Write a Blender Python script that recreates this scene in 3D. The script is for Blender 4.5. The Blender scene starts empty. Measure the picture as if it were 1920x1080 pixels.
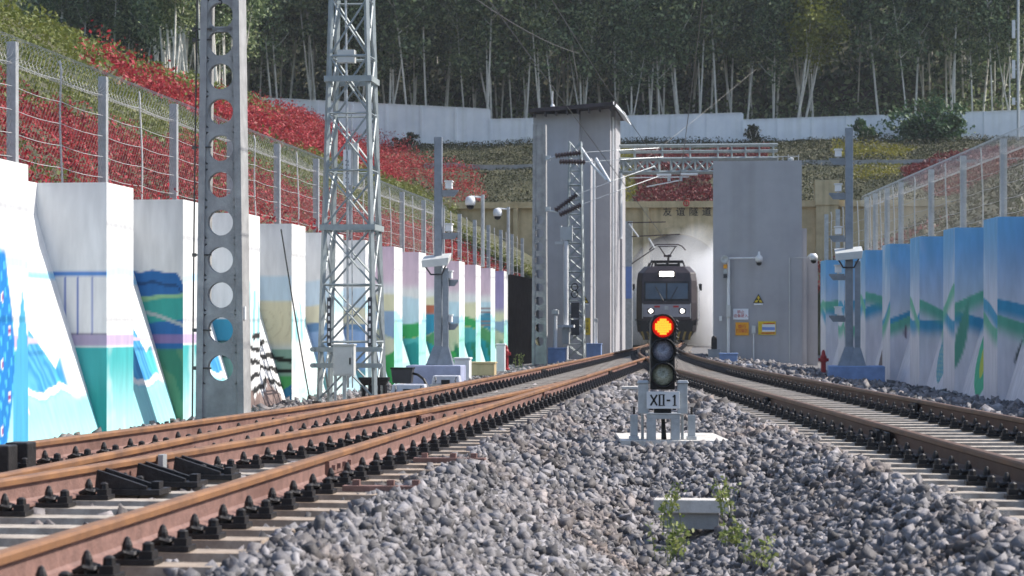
import bpy, math, random
import numpy as np
from mathutils import Vector

random.seed(7)
RNG = np.random.default_rng(11)
R = math.radians

# ------------------------------------------------------------------ camera, sky, sun, exposure
scene = bpy.context.scene
COL = scene.collection
FPX, CAMZ, HZN = 4200.0, 0.86, 611.0          # focal length in px of a 1920 px frame, eye height above rail top
cam_data = bpy.data.cameras.new('camera')
cam_data.sensor_width = 36.0
cam_data.lens = FPX / 1920 * 36
cam_data.shift_y = (HZN - 540) / 1920
cam_data.clip_start = 0.5
cam_data.clip_end = 900
cam_data.dof.use_dof = True
cam_data.dof.focus_distance = 28.0
cam_data.dof.aperture_fstop = 5.6
cam = bpy.data.objects.new('camera', cam_data)
cam.location = (0, 0, CAMZ)
cam.rotation_euler = (R(90), 0, 0)
COL.objects.link(cam)
scene.camera = cam

SUN = Vector((0.69, 0.16, 0.68)).normalized()  # direction towards the sun
world = bpy.data.worlds.new('World')
scene.world = world
world.use_nodes = True
wn = world.node_tree
sky = wn.nodes.new('ShaderNodeTexSky')
sky.sky_type = 'NISHITA'
sky.sun_disc = False
sky.sun_elevation = math.asin(SUN.z)
sky.sun_rotation = math.atan2(SUN.x, SUN.y)
sky.air_density = 1.0
sky.dust_density = 1.5
bg = wn.nodes['Background']
bg.inputs['Strength'].default_value = 0.15
wn.links.new(sky.outputs[0], bg.inputs[0])
sun_data = bpy.data.lights.new('sun', 'SUN')
sun_data.energy = 4.0
sun_data.angle = R(0.5)
sun_data.color = (1.0, 0.945, 0.87)
sun = bpy.data.objects.new('sun', sun_data)
sun.rotation_euler = SUN.to_track_quat('Z', 'Y').to_euler()
sun.location = (40, 10, 60)
COL.objects.link(sun)
vs = scene.view_settings
vs.view_transform = 'Standard'
vs.look = 'None'
vs.gamma = 1.0
vs.exposure = 0.66
vs.use_curve_mapping = False
scene.cycles.max_bounces = 8
scene.cycles.transparent_max_bounces = 6
scene.cycles.volume_bounces = 8
scene.cycles.use_denoising = True

# ------------------------------------------------------------------ frames
TH = math.atan(446.0 / FPX)                    # heading of the left-hand track
CT, ST = math.cos(TH), math.sin(TH)
def tw(q, s):                                  # track frame (right, along) -> world
    return (q * CT + s * ST, -q * ST + s * CT)
def wt(x, y):
    return (x * CT - y * ST, x * ST + y * CT)
def fr(px, Z):                                 # sight line at a depth -> track frame
    return wt((px - 960) / FPX * Z, Z)
def hz(py, Z):
    return CAMZ + (HZN - py) / FPX * Z

# ------------------------------------------------------------------ materials
def new_mat(name):
    m = bpy.data.materials.new(name)
    m.use_nodes = True
    return m, m.node_tree, m.node_tree.nodes['Principled BSDF']
def mat(name, col, rough=0.7, var=0.15, scale=6.0, bump=0.0, bscale=40.0, metal=0.0, col2=None, island=0.0, spec=0.4, tint=None, streak=0.0):
    """noise-mottled paint / stone / metal"""
    m, nt, p = new_mat(name)
    p.inputs['Roughness'].default_value = rough
    p.inputs['Metallic'].default_value = metal
    p.inputs['Specular IOR Level'].default_value = spec
    tc = nt.nodes.new('ShaderNodeTexCoord')
    nz = nt.nodes.new('ShaderNodeTexNoise')
    nz.inputs['Scale'].default_value = scale
    nz.inputs['Detail'].default_value = 6
    nz.inputs['Roughness'].default_value = 0.65
    nt.links.new(tc.outputs['Object'], nz.inputs['Vector'])
    rp = nt.nodes.new('ShaderNodeValToRGB')
    c2 = col2 if col2 else tuple(c * (1 - var * 2) for c in col)
    c1 = tuple(min(1, c * (1 + var)) for c in col)
    rp.color_ramp.elements[0].position = 0.32
    rp.color_ramp.elements[1].position = 0.68
    rp.color_ramp.elements[0].color = (*c2, 1)
    rp.color_ramp.elements[1].color = (*c1, 1)
    nt.links.new(nz.outputs['Fac'], rp.inputs['Fac'])
    out = rp.outputs['Color']
    if island:
        geo = nt.nodes.new('ShaderNodeNewGeometry')
        mr = nt.nodes.new('ShaderNodeMapRange')
        mr.inputs['To Min'].default_value = 1 - island
        mr.inputs['To Max'].default_value = 1 + island
        nt.links.new(geo.outputs['Random Per Island'], mr.inputs['Value'])
        mx = nt.nodes.new('ShaderNodeMix')
        mx.data_type = 'RGBA'
        mx.blend_type = 'MULTIPLY'
        mx.inputs['Factor'].default_value = 1
        cb = nt.nodes.new('ShaderNodeCombineColor')
        for i in range(3):
            nt.links.new(mr.outputs[0], cb.inputs[i])
        nt.links.new(out, mx.inputs['A'])
        nt.links.new(cb.outputs[0], mx.inputs['B'])
        out = mx.outputs['Result']
    def blend(a, col_b, scale3, lo_, hi_, kind='MIX'):
        mp = nt.nodes.new('ShaderNodeMapping')
        mp.inputs['Scale'].default_value = scale3
        nn = nt.nodes.new('ShaderNodeTexNoise')
        nn.inputs['Scale'].default_value = 1.0
        nn.inputs['Detail'].default_value = 5
        nt.links.new(tc.outputs['Object'], mp.inputs[0])
        nt.links.new(mp.outputs[0], nn.inputs['Vector'])
        m2 = nt.nodes.new('ShaderNodeMapRange')
        m2.inputs['From Min'].default_value = lo_
        m2.inputs['From Max'].default_value = hi_
        nt.links.new(nn.outputs['Fac'], m2.inputs['Value'])
        x2 = nt.nodes.new('ShaderNodeMix')
        x2.data_type = 'RGBA'
        x2.blend_type = kind
        nt.links.new(m2.outputs[0], x2.inputs['Factor'])
        nt.links.new(a, x2.inputs['A'])
        x2.inputs['B'].default_value = (*col_b, 1)
        return x2.outputs['Result']
    if tint:
        out = blend(out, tint, (0.9, 0.9, 0.9), 0.5, 0.72, 'MULTIPLY')
    if streak:
        k = 1 - streak
        out = blend(out, (k, k, k * 0.97), (2.6, 2.6, 0.10), 0.45, 0.72, 'MULTIPLY')
    nt.links.new(out, p.inputs['Base Color'])
    if bump:
        n2 = nt.nodes.new('ShaderNodeTexNoise')
        n2.inputs['Scale'].default_value = bscale
        n2.inputs['Detail'].default_value = 4
        nt.links.new(tc.outputs['Object'], n2.inputs['Vector'])
        bp = nt.nodes.new('ShaderNodeBump')
        bp.inputs['Strength'].default_value = bump
        bp.inputs['Distance'].default_value = 0.02
        nt.links.new(n2.outputs['Fac'], bp.inputs['Height'])
        nt.links.new(bp.outputs[0], p.inputs['Normal'])
    return m
def emat(name, col, strength):
    m, nt, p = new_mat(name)
    p.inputs['Base Color'].default_value = (*col, 1)
    p.inputs['Emission Color'].default_value = (*col, 1)
    p.inputs['Emission Strength'].default_value = strength
    return m
def leaf_mat(name, cols, trans=0.25, rough=0.55):
    m, nt, p = new_mat(name)
    geo = nt.nodes.new('ShaderNodeNewGeometry')
    rp = nt.nodes.new('ShaderNodeValToRGB')
    els = rp.color_ramp.elements
    while len(els) < len(cols):
        els.new(0.5)
    for i, c in enumerate(cols):
        els[i].position = i / max(1, len(cols) - 1)
        els[i].color = (*c, 1)
    nt.links.new(geo.outputs['Random Per Island'], rp.inputs['Fac'])
    nt.links.new(rp.outputs[0], p.inputs['Base Color'])
    p.inputs['Roughness'].default_value = rough
    p.inputs['Specular IOR Level'].default_value = 0.3
    tr = nt.nodes.new('ShaderNodeBsdfTranslucent')
    nt.links.new(rp.outputs[0], tr.inputs['Color'])
    ms = nt.nodes.new('ShaderNodeMixShader')
    ms.inputs[0].default_value = trans
    nt.links.new(p.outputs[0], ms.inputs[1])
    nt.links.new(tr.outputs[0], ms.inputs[2])
    nt.links.new(ms.outputs[0], nt.nodes['Material Output'].inputs['Surface'])
    return m
def paint_mat(name, rough=0.75):
    """mural: the painted picture is a colour attribute, with weathering on top"""
    m, nt, p = new_mat(name)
    at = nt.nodes.new('ShaderNodeAttribute')
    at.attribute_name = 'paint'
    tc = nt.nodes.new('ShaderNodeTexCoord')
    mp = nt.nodes.new('ShaderNodeMapping')
    mp.inputs['Scale'].default_value = (3, 3, 0.6)
    nz = nt.nodes.new('ShaderNodeTexNoise')
    nz.inputs['Scale'].default_value = 2.5
    nz.inputs['Detail'].default_value = 7
    nt.links.new(tc.outputs['Object'], mp.inputs[0])
    nt.links.new(mp.outputs[0], nz.inputs['Vector'])
    mr = nt.nodes.new('ShaderNodeMapRange')
    mr.inputs['From Min'].default_value = 0.3
    mr.inputs['From Max'].default_value = 0.7
    mr.inputs['To Min'].default_value = 0.80
    mr.inputs['To Max'].default_value = 1.0
    nt.links.new(nz.outputs['Fac'], mr.inputs['Value'])
    mx = nt.nodes.new('ShaderNodeMix')
    mx.data_type = 'RGBA'
    mx.blend_type = 'MULTIPLY'
    mx.inputs['Factor'].default_value = 1
    cb = nt.nodes.new('ShaderNodeCombineColor')
    for i in range(3):
        nt.links.new(mr.outputs[0], cb.inputs[i])
    nt.links.new(at.outputs['Color'], mx.inputs['A'])
    nt.links.new(cb.outputs[0], mx.inputs['B'])
    nt.links.new(mx.outputs['Result'], p.inputs['Base Color'])
    p.inputs['Roughness'].default_value = rough
    p.inputs['Specular IOR Level'].default_value = 0.2
    return m

M = {
    'rail': mat('rail_rust', (0.235, 0.135, 0.112), 0.65, 0.16, 9, 0.3, 60, tint=(0.62, 0.55, 0.52)),
    'railtop': mat('rail_head_rust', (0.27, 0.135, 0.062), 0.5, 0.2, 3, 0.1, 80, col2=(0.15, 0.08, 0.05)),
    'railtop2': mat('rail_head_brown', (0.15, 0.082, 0.045), 0.5, 0.2, 3, 0.1, 80, col2=(0.09, 0.052, 0.034)),
    'raildark': mat('rail_dark_rust', (0.10, 0.056, 0.04), 0.65, 0.15, 5, 0.25, 60),
    'sleeper': mat('sleeper_concrete', (0.44, 0.395, 0.34), 0.85, 0.16, 7, 0.3, 30, col2=(0.24, 0.20, 0.165), tint=(0.8, 0.62, 0.48)),
    'iron': mat('black_iron', (0.028, 0.025, 0.025), 0.5, 0.3, 12, 0.3, 50, metal=0.2),
    'stone': mat('ballast_stone', (0.185, 0.176, 0.182), 0.7, 0.25, 14, 0.3, 60, col2=(0.10, 0.094, 0.098), island=0.7, tint=(0.98, 0.80, 0.66)),
    'bed': mat('ballast_bed', (0.17, 0.165, 0.165), 0.9, 0.5, 22, 1.0, 22, col2=(0.045, 0.043, 0.045)),
    'soil': mat('slope_soil', (0.075, 0.07, 0.036), 0.95, 0.3, 0.5, 0.8, 4, col2=(0.038, 0.044, 0.02)),
    'concrete': mat('grey_concrete', (0.35, 0.35, 0.345), 0.85, 0.1, 4, 0.3, 40, col2=(0.25, 0.25, 0.25), streak=0.16),
    'render': mat('grey_render', (0.40, 0.395, 0.41), 0.9, 0.05, 0.7, 0.15, 60, col2=(0.34, 0.335, 0.355), streak=0.10),
    'white': mat('white_paint', (0.78, 0.78, 0.77), 0.7, 0.04, 1.2, 0.1, 30, col2=(0.62, 0.63, 0.64)),
    'offwhite': mat('offwhite_wall', (0.80, 0.82, 0.84), 0.8, 0.04, 0.6, 0.1, 20, col2=(0.68, 0.71, 0.76), streak=0.12),
    'galv': mat('galvanised_steel', (0.46, 0.48, 0.49), 0.45, 0.12, 8, 0.1, 40, metal=0.35),
    'steelblue': mat('blue_grey_steel', (0.23, 0.26, 0.30), 0.45, 0.1, 5, 0.05, 30, metal=0.3),
    'latt': mat('lattice_paint', (0.31, 0.35, 0.355), 0.5, 0.1, 6, 0.05, 30, metal=0.1),
    'bluebase': mat('blue_painted_concrete', (0.22, 0.32, 0.55), 0.75, 0.12, 3, 0.2, 30),
    'lavbase': mat('lavender_painted_concrete', (0.33, 0.36, 0.50), 0.75, 0.1, 3, 0.2, 30),
    'beige': mat('beige_stucco', (0.52, 0.42, 0.25), 0.9, 0.14, 0.8, 0.2, 20, col2=(0.40, 0.31, 0.18), streak=0.35),
    'beige2': mat('pale_stucco', (0.60, 0.47, 0.28), 0.9, 0.12, 0.8, 0.2, 20, col2=(0.44, 0.34, 0.19), streak=0.28),
    'black': mat('black_paint', (0.012, 0.012, 0.013), 0.55, 0.2, 8, 0.2, 40),
    'tarp': mat('dark_cladding', (0.009, 0.009, 0.011), 0.95, 0.4, 3, 0.6, 8, spec=0.0),
    'dark': mat('dark_void', (0.02, 0.02, 0.022), 0.9),
    'loco': mat('loco_paint', (0.040, 0.030, 0.034), 0.38, 0.12, 2, 0.05, 10),
    'dullyellow': mat('dull_yellow', (0.30, 0.21, 0.05), 0.7, 0.2, 6),
    'locoband': mat('loco_band', (0.30, 0.30, 0.34), 0.4, 0.08, 2),
    'glass': mat('dark_glass', (0.05, 0.075, 0.10), 0.12, 0.1, 1, spec=0.8),
    'yellow': mat('warning_yellow', (0.70, 0.50, 0.03), 0.6, 0.08, 5),
    'orange': mat('sign_orange', (0.80, 0.36, 0.02), 0.6, 0.06, 5),
    'red': mat('sign_red', (0.50, 0.03, 0.03), 0.55, 0.1, 5),
    'bluesign': mat('sign_blue', (0.20, 0.30, 0.62), 0.6, 0.05, 5),
    'hydrant': mat('hydrant_red', (0.32, 0.02, 0.025), 0.5, 0.15, 8),
    'bark': mat('pale_bark', (0.72, 0.69, 0.62), 0.9, 0.1, 2, 0.3, 12, col2=(0.52, 0.49, 0.43)),
    'roof': mat('metal_roof', (0.045, 0.035, 0.04), 0.7, 0.2, 2),
    'redroof': mat('house_roof', (0.05, 0.02, 0.022), 0.8, 0.2, 2),
    'wire': mat('wire_dark', (0.10, 0.095, 0.09), 0.5, 0.1, 5, metal=0.5),
    'fwire': mat('fence_wire', (0.55, 0.55, 0.54), 0.5, 0.1, 5, metal=0.3),
    'mesh': mat('fence_mesh', (0.16, 0.16, 0.15), 0.5, 0.1, 5, metal=0.3),
    'insul': mat('brown_insulator', (0.05, 0.03, 0.03), 0.35, 0.1, 5),
    'greybox': mat('grey_cabinet', (0.55, 0.56, 0.54), 0.55, 0.06, 4),
    'machine': mat('machine_housing', (0.52, 0.53, 0.58), 0.5, 0.1, 5, 0.1, 20),
    'dkgrey': mat('dark_grey_plastic', (0.05, 0.052, 0.06), 0.5, 0.1, 5),
    'slab': mat('pale_slab', (0.62, 0.59, 0.55), 0.85, 0.1, 6, 0.3, 40, col2=(0.45, 0.42, 0.38)),
    'lensgrey': mat('unlit_lens', (0.34, 0.34, 0.42), 0.15, 0.3, 60, spec=0.8),
    'lensyel': mat('unlit_yellow_lens', (0.44, 0.45, 0.33), 0.15, 0.3, 60, spec=0.8),
    'lamp': emat('headlamp', (1.0, 0.95, 0.85), 9.0),
    'redlamp': emat('red_lamp_rim', (0.8, 0.015, 0.01), 0.32),
    'redcore': emat('red_lamp_core', (1.0, 0.30, 0.02), 1.3),
    'mural': paint_mat('mural_paint'),
}

# ------------------------------------------------------------------ mesh builder
class MB:
    def __init__(self):
        self.v, self.f, self.mi = [], [], []
    def add(self, vs, fs, mi=0):
        n = len(self.v)
        self.v += [tuple(a) for a in vs]
        self.f += [tuple(i + n for i in g) for g in fs]
        self.mi += [mi] * len(fs)
        return self
    def box(self, x0, x1, y0, y1, z0, z1, mi=0):
        v = [(x, y, z) for z in (z0, z1) for y in (y0, y1) for x in (x0, x1)]
        return self.add(v, [(0, 2, 3, 1), (4, 5, 7, 6), (0, 1, 5, 4), (2, 6, 7, 3), (0, 4, 6, 2), (1, 3, 7, 5)], mi)
    def cbox(self, c, d, mi=0):
        return self.box(c[0] - d[0] / 2, c[0] + d[0] / 2, c[1] - d[1] / 2, c[1] + d[1] / 2, c[2] - d[2] / 2, c[2] + d[2] / 2, mi)
    def frustum(self, c0, d0, c1, d1, mi=0):           # rectangle at z0 to rectangle at z1
        v = []
        for c, d in ((c0, d0), (c1, d1)):
            for sy in (-1, 1):
                for sx in (-1, 1):
                    v.append((c[0] + sx * d[0] / 2, c[1] + sy * d[1] / 2, c[2]))
        return self.add(v, [(0, 2, 3, 1), (4, 5, 7, 6), (0, 1, 5, 4), (2, 6, 7, 3), (0, 4, 6, 2), (1, 3, 7, 5)], mi)
    def tube(self, pts, r, n=6, mi=0, r1=None, caps=True):
        pts = [Vector(p) for p in pts]
        m = len(pts)
        base = len(self.v)
        for k, p in enumerate(pts):
            t = (pts[min(k + 1, m - 1)] - pts[max(k - 1, 0)]).normalized()
            a = Vector((0, 0, 1)) if abs(t.z) < 0.9 else Vector((1, 0, 0))
            u = t.cross(a).normalized()
            w = t.cross(u)
            rr = r if r1 is None else r + (r1 - r) * k / (m - 1)
            for j in range(n):
                an = 2 * math.pi * j / n
                self.v.append(tuple(p + u * (math.cos(an) * rr) + w * (math.sin(an) * rr)))
        for k in range(m - 1):
            for j in range(n):
                a, b = base + k * n + j, base + k * n + (j + 1) % n
                self.f.append((a, b, b + n, a + n))
                self.mi.append(mi)
        if caps and n > 2:
            self.f.append(tuple(base + j for j in reversed(range(n))))
            self.f.append(tuple(base + (m - 1) * n + j for j in range(n)))
            self.mi += [mi, mi]
        return self
    def lathe(self, c, prof, n=16, mi=0, axis='z'):
        """prof: (radius, height) list"""
        base = len(self.v)
        for r, h in prof:
            for j in range(n):
                a = 2 * math.pi * j / n
                x, y = r * math.cos(a), r * math.sin(a)
                if axis == 'z':
                    self.v.append((c[0] + x, c[1] + y, c[2] + h))
                else:                                   # towards -y
                    self.v.append((c[0] + x, c[1] - h, c[2] + y))
        for k in range(len(prof) - 1):
            for j in range(n):
                a, b = base + k * n + j, base + k * n + (j + 1) % n
                self.f.append((a, b, b + n, a + n))
                self.mi.append(mi)
        self.f.append(tuple(base + j for j in reversed(range(n))))
        self.f.append(tuple(base + (len(prof) - 1) * n + j for j in range(n)))
        self.mi += [mi, mi]
        return self
    def prism(self, poly, y0, y1, mi=0):                # polygon in xz, extruded in y
        n = len(poly)
        v = [(x, y0, z) for x, z in poly] + [(x, y1, z) for x, z in poly]
        f = [tuple(range(n)), tuple(reversed(range(n, 2 * n)))]
        f += [(i, i + n, (i + 1) % n + n, (i + 1) % n) for i in range(n)]
        return self.add(v, f, mi)
    def bar(self, p0, p1, w, d=None, mi=0):             # square bar
        return self.tube([p0, p1], w * 0.7071, 4, mi)
    def mesh(self, name, mats):
        me = bpy.data.meshes.new(name)
        me.from_pydata(self.v, [], self.f)
        for m in (mats if isinstance(mats, (list, tuple)) else [mats]):
            me.materials.append(M[m] if isinstance(m, str) else m)
        if any(self.mi):
            me.polygons.foreach_set('material_index', self.mi)
        me.update()
        return me
    def build(self, name, mats, parent=None, org=(0, 0, 0), smooth=False, bevel=0.0, **kw):
        if org != (0, 0, 0):
            self.v = [(a - org[0], b - org[1], c - org[2]) for a, b, c in self.v]
        me = self.mesh(name, mats)
        o = link(name, me, parent)
        if smooth:
            me.polygons.foreach_set('use_smooth', [True] * len(me.polygons))
        if bevel:
            b = o.modifiers.new('bevel', 'BEVEL')
            b.width = bevel
            b.segments = 2
            b.limit_method = 'ANGLE'
        for k, val in kw.items():
            o[k] = val
        return o
def link(name, data, parent=None):
    o = bpy.data.objects.new(name, data)
    COL.objects.link(o)
    if parent is not None:
        o.parent = parent
    return o
def tag(o, label, cat, group=None):
    o['label'] = label
    o['category'] = cat
    if group:
        o['group'] = group
    return o
def thing(name, label, cat, q=0, s=0, z=0, group=None, world=False, rz=None):
    """an Empty at the base of the thing, turned with the track unless world=True"""
    o = link(name, None)
    x, y = (q, s) if world else tw(q, s)
    o.location = (x, y, z)
    o.rotation_euler = (0, 0, (0 if world else -TH) if rz is None else rz)
    return tag(o, label, cat, group)
def copy_tree(o, parent=None):
    c = o.copy()
    COL.objects.link(c)
    if parent is not None:
        c.parent = parent
    for ch in o.children:
        copy_tree(ch, c)
    return c
def np_mesh(name, V, F, mats, smooth=False):
    """V (n,3) array, F (m,k) array of equal-size faces"""
    me = bpy.data.meshes.new(name)
    m, k = F.shape
    me.vertices.add(len(V))
    me.vertices.foreach_set('co', V.astype(np.float32).ravel())
    me.loops.add(m * k)
    me.loops.foreach_set('vertex_index', F.astype(np.int32).ravel())
    me.polygons.add(m)
    me.polygons.foreach_set('loop_start', np.arange(0, m * k, k, dtype=np.int32))
    me.polygons.foreach_set('loop_total', np.full(m, k, dtype=np.int32))
    for a in (mats if isinstance(mats, (list, tuple)) else [mats]):
        me.materials.append(M[a] if isinstance(a, str) else a)
    me.update(calc_edges=True)
    me.validate()
    if smooth:
        me.polygons.foreach_set('use_smooth', [True] * m)
    return me
def text_part(name, txt, size, m, parent, loc, rot=(R(90), 0, 0), depth=0.003, sx=1.0):
    cu = bpy.data.curves.new(name, 'FONT')
    cu.body = txt
    cu.size = size
    cu.align_x = 'CENTER'
    cu.align_y = 'CENTER'
    cu.extrude = depth
    cu.space_line = 1.05
    tmp = bpy.data.objects.new('tmp_text', cu)
    COL.objects.link(tmp)
    dg = bpy.context.evaluated_depsgraph_get()
    me = bpy.data.meshes.new_from_object(tmp.evaluated_get(dg))
    bpy.data.objects.remove(tmp)
    bpy.data.curves.remove(cu)
    me.name = name
    me.materials.clear()
    me.materials.append(M[m])
    o = link(name, me, parent)
    o.location = loc
    o.rotation_euler = rot
    o.scale = (sx, 1, 1)
    return o
def snoise(x, y, seed=0, oct=4):
    """cheap smooth pseudo-noise, about -1..1"""
    r = np.random.default_rng(seed)
    out = 0
    amp, tot, fq = 1.0, 0.0, 1.0
    for k in range(oct):
        for j in range(3):
            a, ph, w = r.uniform(0, 6.28), r.uniform(0, 6.28), r.uniform(0.7, 1.4) * fq
            out = out + amp * np.sin((x * math.cos(a) + y * math.sin(a)) * w + ph)
        tot += amp * 1.9
        amp *= 0.55
        fq *= 2.1
    return out / tot

# ------------------------------------------------------------------ track geometry (track frame)
G = 1.505
QA = -2.84                                     # near rail of the turnout track
def dv(s):                                     # diverging closure rails
    return 0.00175 * max(0.0, 40 - s) ** 2
def gq(s):                                     # joining track: offset of its outer rail from rail A
    k = 0.000825
    if s >= 104.4: return 0.0
    if s >= 41.4: return k * (104.4 - s) ** 2
    return k * 63.0 ** 2 + (41.4 - s) * 2 * k * 63.0
def bend(s): return -0.00018 * max(0.0, s - 55) ** 2
def qA(s): return QA + bend(s)
def qB2(s): return QA - G
def qB1(s): return QA - dv(s)
def qC(s): return QA - G - dv(s) + bend(s)
def qE(s): return QA + gq(s) + bend(s)
def qD(s): return QA + gq(s) - G + bend(s)
WRX, WRT = 7.28, 0.0238                        # right retaining wall: world line x = WRX + WRT * y
QL = -8.2                                      # left retaining wall: face of the piles
WTOP = 2.70

# ------------------------------------------------------------------ terrain
def wallR_np(s):                               # face of the right wall in the track frame
    q0, s0 = wt(WRX, 0)
    q1, s1 = wt(WRX + WRT * 100, 100)
    return q0 + (q1 - q0) * (s - s0) / (s1 - s0)
PORTAL_S = 140.0
def terrain(q, s):
    q = np.asarray(q, float)
    s = np.asarray(s, float)
    P = -q
    n1 = snoise(q * 0.35, s * 0.35, 3)
    n2 = snoise(q * 1.6, s * 1.6, 4)
    L = np.where(P > 9.25, 2.6 + 0.577 * (P - 9.25) + n1 * 0.25, -0.8)
    w = wallR_np(s) + 1.0 + np.clip((s - 63) * 0.5, 0, 4)
    Rr = np.where(q > w, 2.6 + 0.5 * (q - w) + n1 * 0.2, -0.8)
    t = s - PORTAL_S - 1.2
    Pt = np.where(t > 0, 8.3 + np.interp(t, [0, 9, 11.5, 22, 31, 300], [0, 3.2, 3.4, 5.8, 6.5, 400]) + n1 * 0.15, -0.8)
    car = np.maximum(np.maximum(L, Rr), Pt)
    nat = 10.2 + 0.053 * (s - 65) + n1 * 0.45 + 0.32 * np.maximum(0, s - 172) + 0.55 * np.maximum(0, s - 203) + 0.05 * np.maximum(0, P - 24)
    z = np.minimum(car, nat)
    return np.where(z > 0, z + n2 * 0.08, z)
def grid_mesh(name, qs, ss, zf, m, smooth=True):
    Q, S = np.meshgrid(qs, ss)
    Z = zf(Q, S)
    X = Q * CT + S * ST
    Y = -Q * ST + S * CT
    V = np.stack([X.ravel(), Y.ravel(), Z.ravel()], 1)
    nq, ns = len(qs), len(ss)
    I = np.arange(nq * ns).reshape(ns, nq)
    F = np.stack([I[:-1, :-1].ravel(), I[:-1, 1:].ravel(), I[1:, 1:].ravel(), I[1:, :-1].ravel()], 1)
    if name == 'ground':                        # leave the bore open where the cut face stands above the tunnel
        fq, fs = Q[:-1, :-1].ravel(), S[:-1, :-1].ravel()
        F = F[~((np.abs(fq + 4.95) < 2.6) & (fs > 139.5) & (fs < 141.9))]
    return np_mesh(name, V, F, m, smooth)
o = link('ground', grid_mesh('ground', np.concatenate([np.arange(-140, -60, 10), np.arange(-60, 60, 0.9), np.arange(60, 141, 10)]),
                             np.concatenate([np.arange(-20, 12, 8), np.arange(12, 139, 1.0), np.arange(139, 176, 0.7), np.arange(176, 262, 5)]), terrain, 'soil'))
o['kind'] = 'structure'

# ballast bed: flat under the tracks, a gully between them, shoulders towards the walls
def bed(Q, S):
    k = np.clip((21.0 - S) / 5.0, 0, 1)
    depth = 0.05 + 0.55 * k * k * (3 - 2 * k)
    g = np.vectorize(gq)(S)
    d = 0.00175 * np.maximum(0, 40 - S) ** 2
    e0 = np.full_like(Q, QA) + 0.60             # right end of the turnout sleepers
    e1 = QA + g - G - 0.60                      # left end of the joining track's sleepers
    wdt = e1 - e0
    t = np.clip((Q - e0) / np.maximum(wdt, 0.05), 0, 1)
    prof = np.clip((0.5 - np.abs(t - 0.5)) / 0.42 - 0.10, 0, 1) ** 1.1
    Z = np.full_like(Q, -0.235)
    mid = (Q > e0) & (Q < e1) & (wdt > 0.2)
    rim = 0.05 * np.exp(-((t - 0.06) / 0.06) ** 2) + 0.05 * np.exp(-((t - 0.94) / 0.06) ** 2)
    Z = np.where(mid, -0.235 + rim - np.minimum(depth, wdt * 0.22) * prof, Z)
    lo = QA - G - d - 0.7
    Z = np.where(Q < lo, -0.235 - np.minimum(0.32, (lo - Q) * 0.20), Z)
    hi = QA + g + 0.65
    Z = np.where(Q > hi, -0.225 - np.minimum(0.25, (Q - hi) * 0.085), Z)
    return Z + snoise(Q * 5, S * 5, 8, 3) * 0.012
o = link('ballast_bed', grid_mesh('ballast_bed', np.arange(-9.4, 14.0, 0.22),
         np.concatenate([np.arange(3, 45, 0.35), np.arange(45, 150, 1.2)]), bed, 'bed'))
o['kind'] = 'structure'

def stones(n, q, s, z, sc):
    cube = np.array([(x, y, w) for w in (-1, 1) for y in (-1, 1) for x in (-1, 1)], float)
    V = np.repeat(cube[None], n, 0) + RNG.uniform(-0.42, 0.42, (n, 8, 3))
    V *= RNG.uniform([0.6, 0.45, 0.35], [1.35, 1.0, 0.8], (n, 3))[:, None, :]
    V[:, 4:, :2] *= RNG.uniform(0.35, 0.95, (n, 1, 2))
    V *= sc[:, None, None] * 0.5
    a = RNG.normal(size=(n, 4))
    a /= np.linalg.norm(a, axis=1)[:, None]
    w, x, y, zz = a.T
    Rm = np.stack([1 - 2 * (y * y + zz * zz), 2 * (x * y - zz * w), 2 * (x * zz + y * w),
                   2 * (x * y + zz * w), 1 - 2 * (x * x + zz * zz), 2 * (y * zz - x * w),
                   2 * (x * zz - y * w), 2 * (y * zz + x * w), 1 - 2 * (x * x + y * y)], 1).reshape(n, 3, 3)
    V = np.einsum('nij,nkj->nki', Rm, V)
    X = q * CT + s * ST
    Y = -q * ST + s * CT
    V += np.stack([X, Y, z], 1)[:, None, :]
    q6 = np.array([(0, 2, 3, 1), (4, 5, 7, 6), (0, 1, 5, 4), (2, 6, 7, 3), (0, 4, 6, 2), (1, 3, 7, 5)])
    F = (np.arange(n) * 8)[:, None, None] + q6[None]
    return V.reshape(-1, 3), F.reshape(-1, 4)
def stone_zone(s0, s1, qlo, qhi, dens, size, lift=0.4, hole=None):
    s = RNG.uniform(s0, s1, int((s1 - s0) * 40))
    lo, hi = qlo(s), qhi(s)
    area = float(np.mean(np.maximum(0, hi - lo)) * (s1 - s0))
    n = int(area * dens)
    s = RNG.uniform(s0, s1, n * 2)
    lo, hi = qlo(s), qhi(s)
    keep = RNG.uniform(0, 1, n * 2) * (hi - lo).max() < (hi - lo)
    s, lo, hi = s[keep][:n], lo[keep][:n], hi[keep][:n]
    q = RNG.uniform(lo, hi)
    if hole is not None:
        k = ~hole(q, s)
        q, s = q[k], s[k]
    n = len(s)
    sc = size * np.clip(RNG.lognormal(0, 0.38, n), 0.4, 2.3)
    z = bed(q, s) + sc * RNG.uniform(-0.05, lift, n)
    return stones(n, q, s, z, sc)
gv = np.vectorize(gq)
midlo = lambda s: np.full_like(s, QA) + 0.50 + 0.06 * np.sin(s * 2.1) + 0.05 * np.sin(s * 5.3)
midhi = lambda s: QA + gv(s) - G - 0.52 - 0.05 * np.sin(s * 1.7) + 0.04 * np.sin(s * 4.9)
SIGQ, SIGS = fr(1243, 21.0)
SLQ, SLS = fr(1297, 16.7)
hole = lambda q, s: ((np.abs(q - SIGQ - 0.1) < 0.52) & (s > SIGS - 0.28) & (s < SIGS + 1.0)) | ((np.abs(q - SLQ) < 0.29) & (s > SLS - 0.30) & (s < SLS + 0.12))
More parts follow.
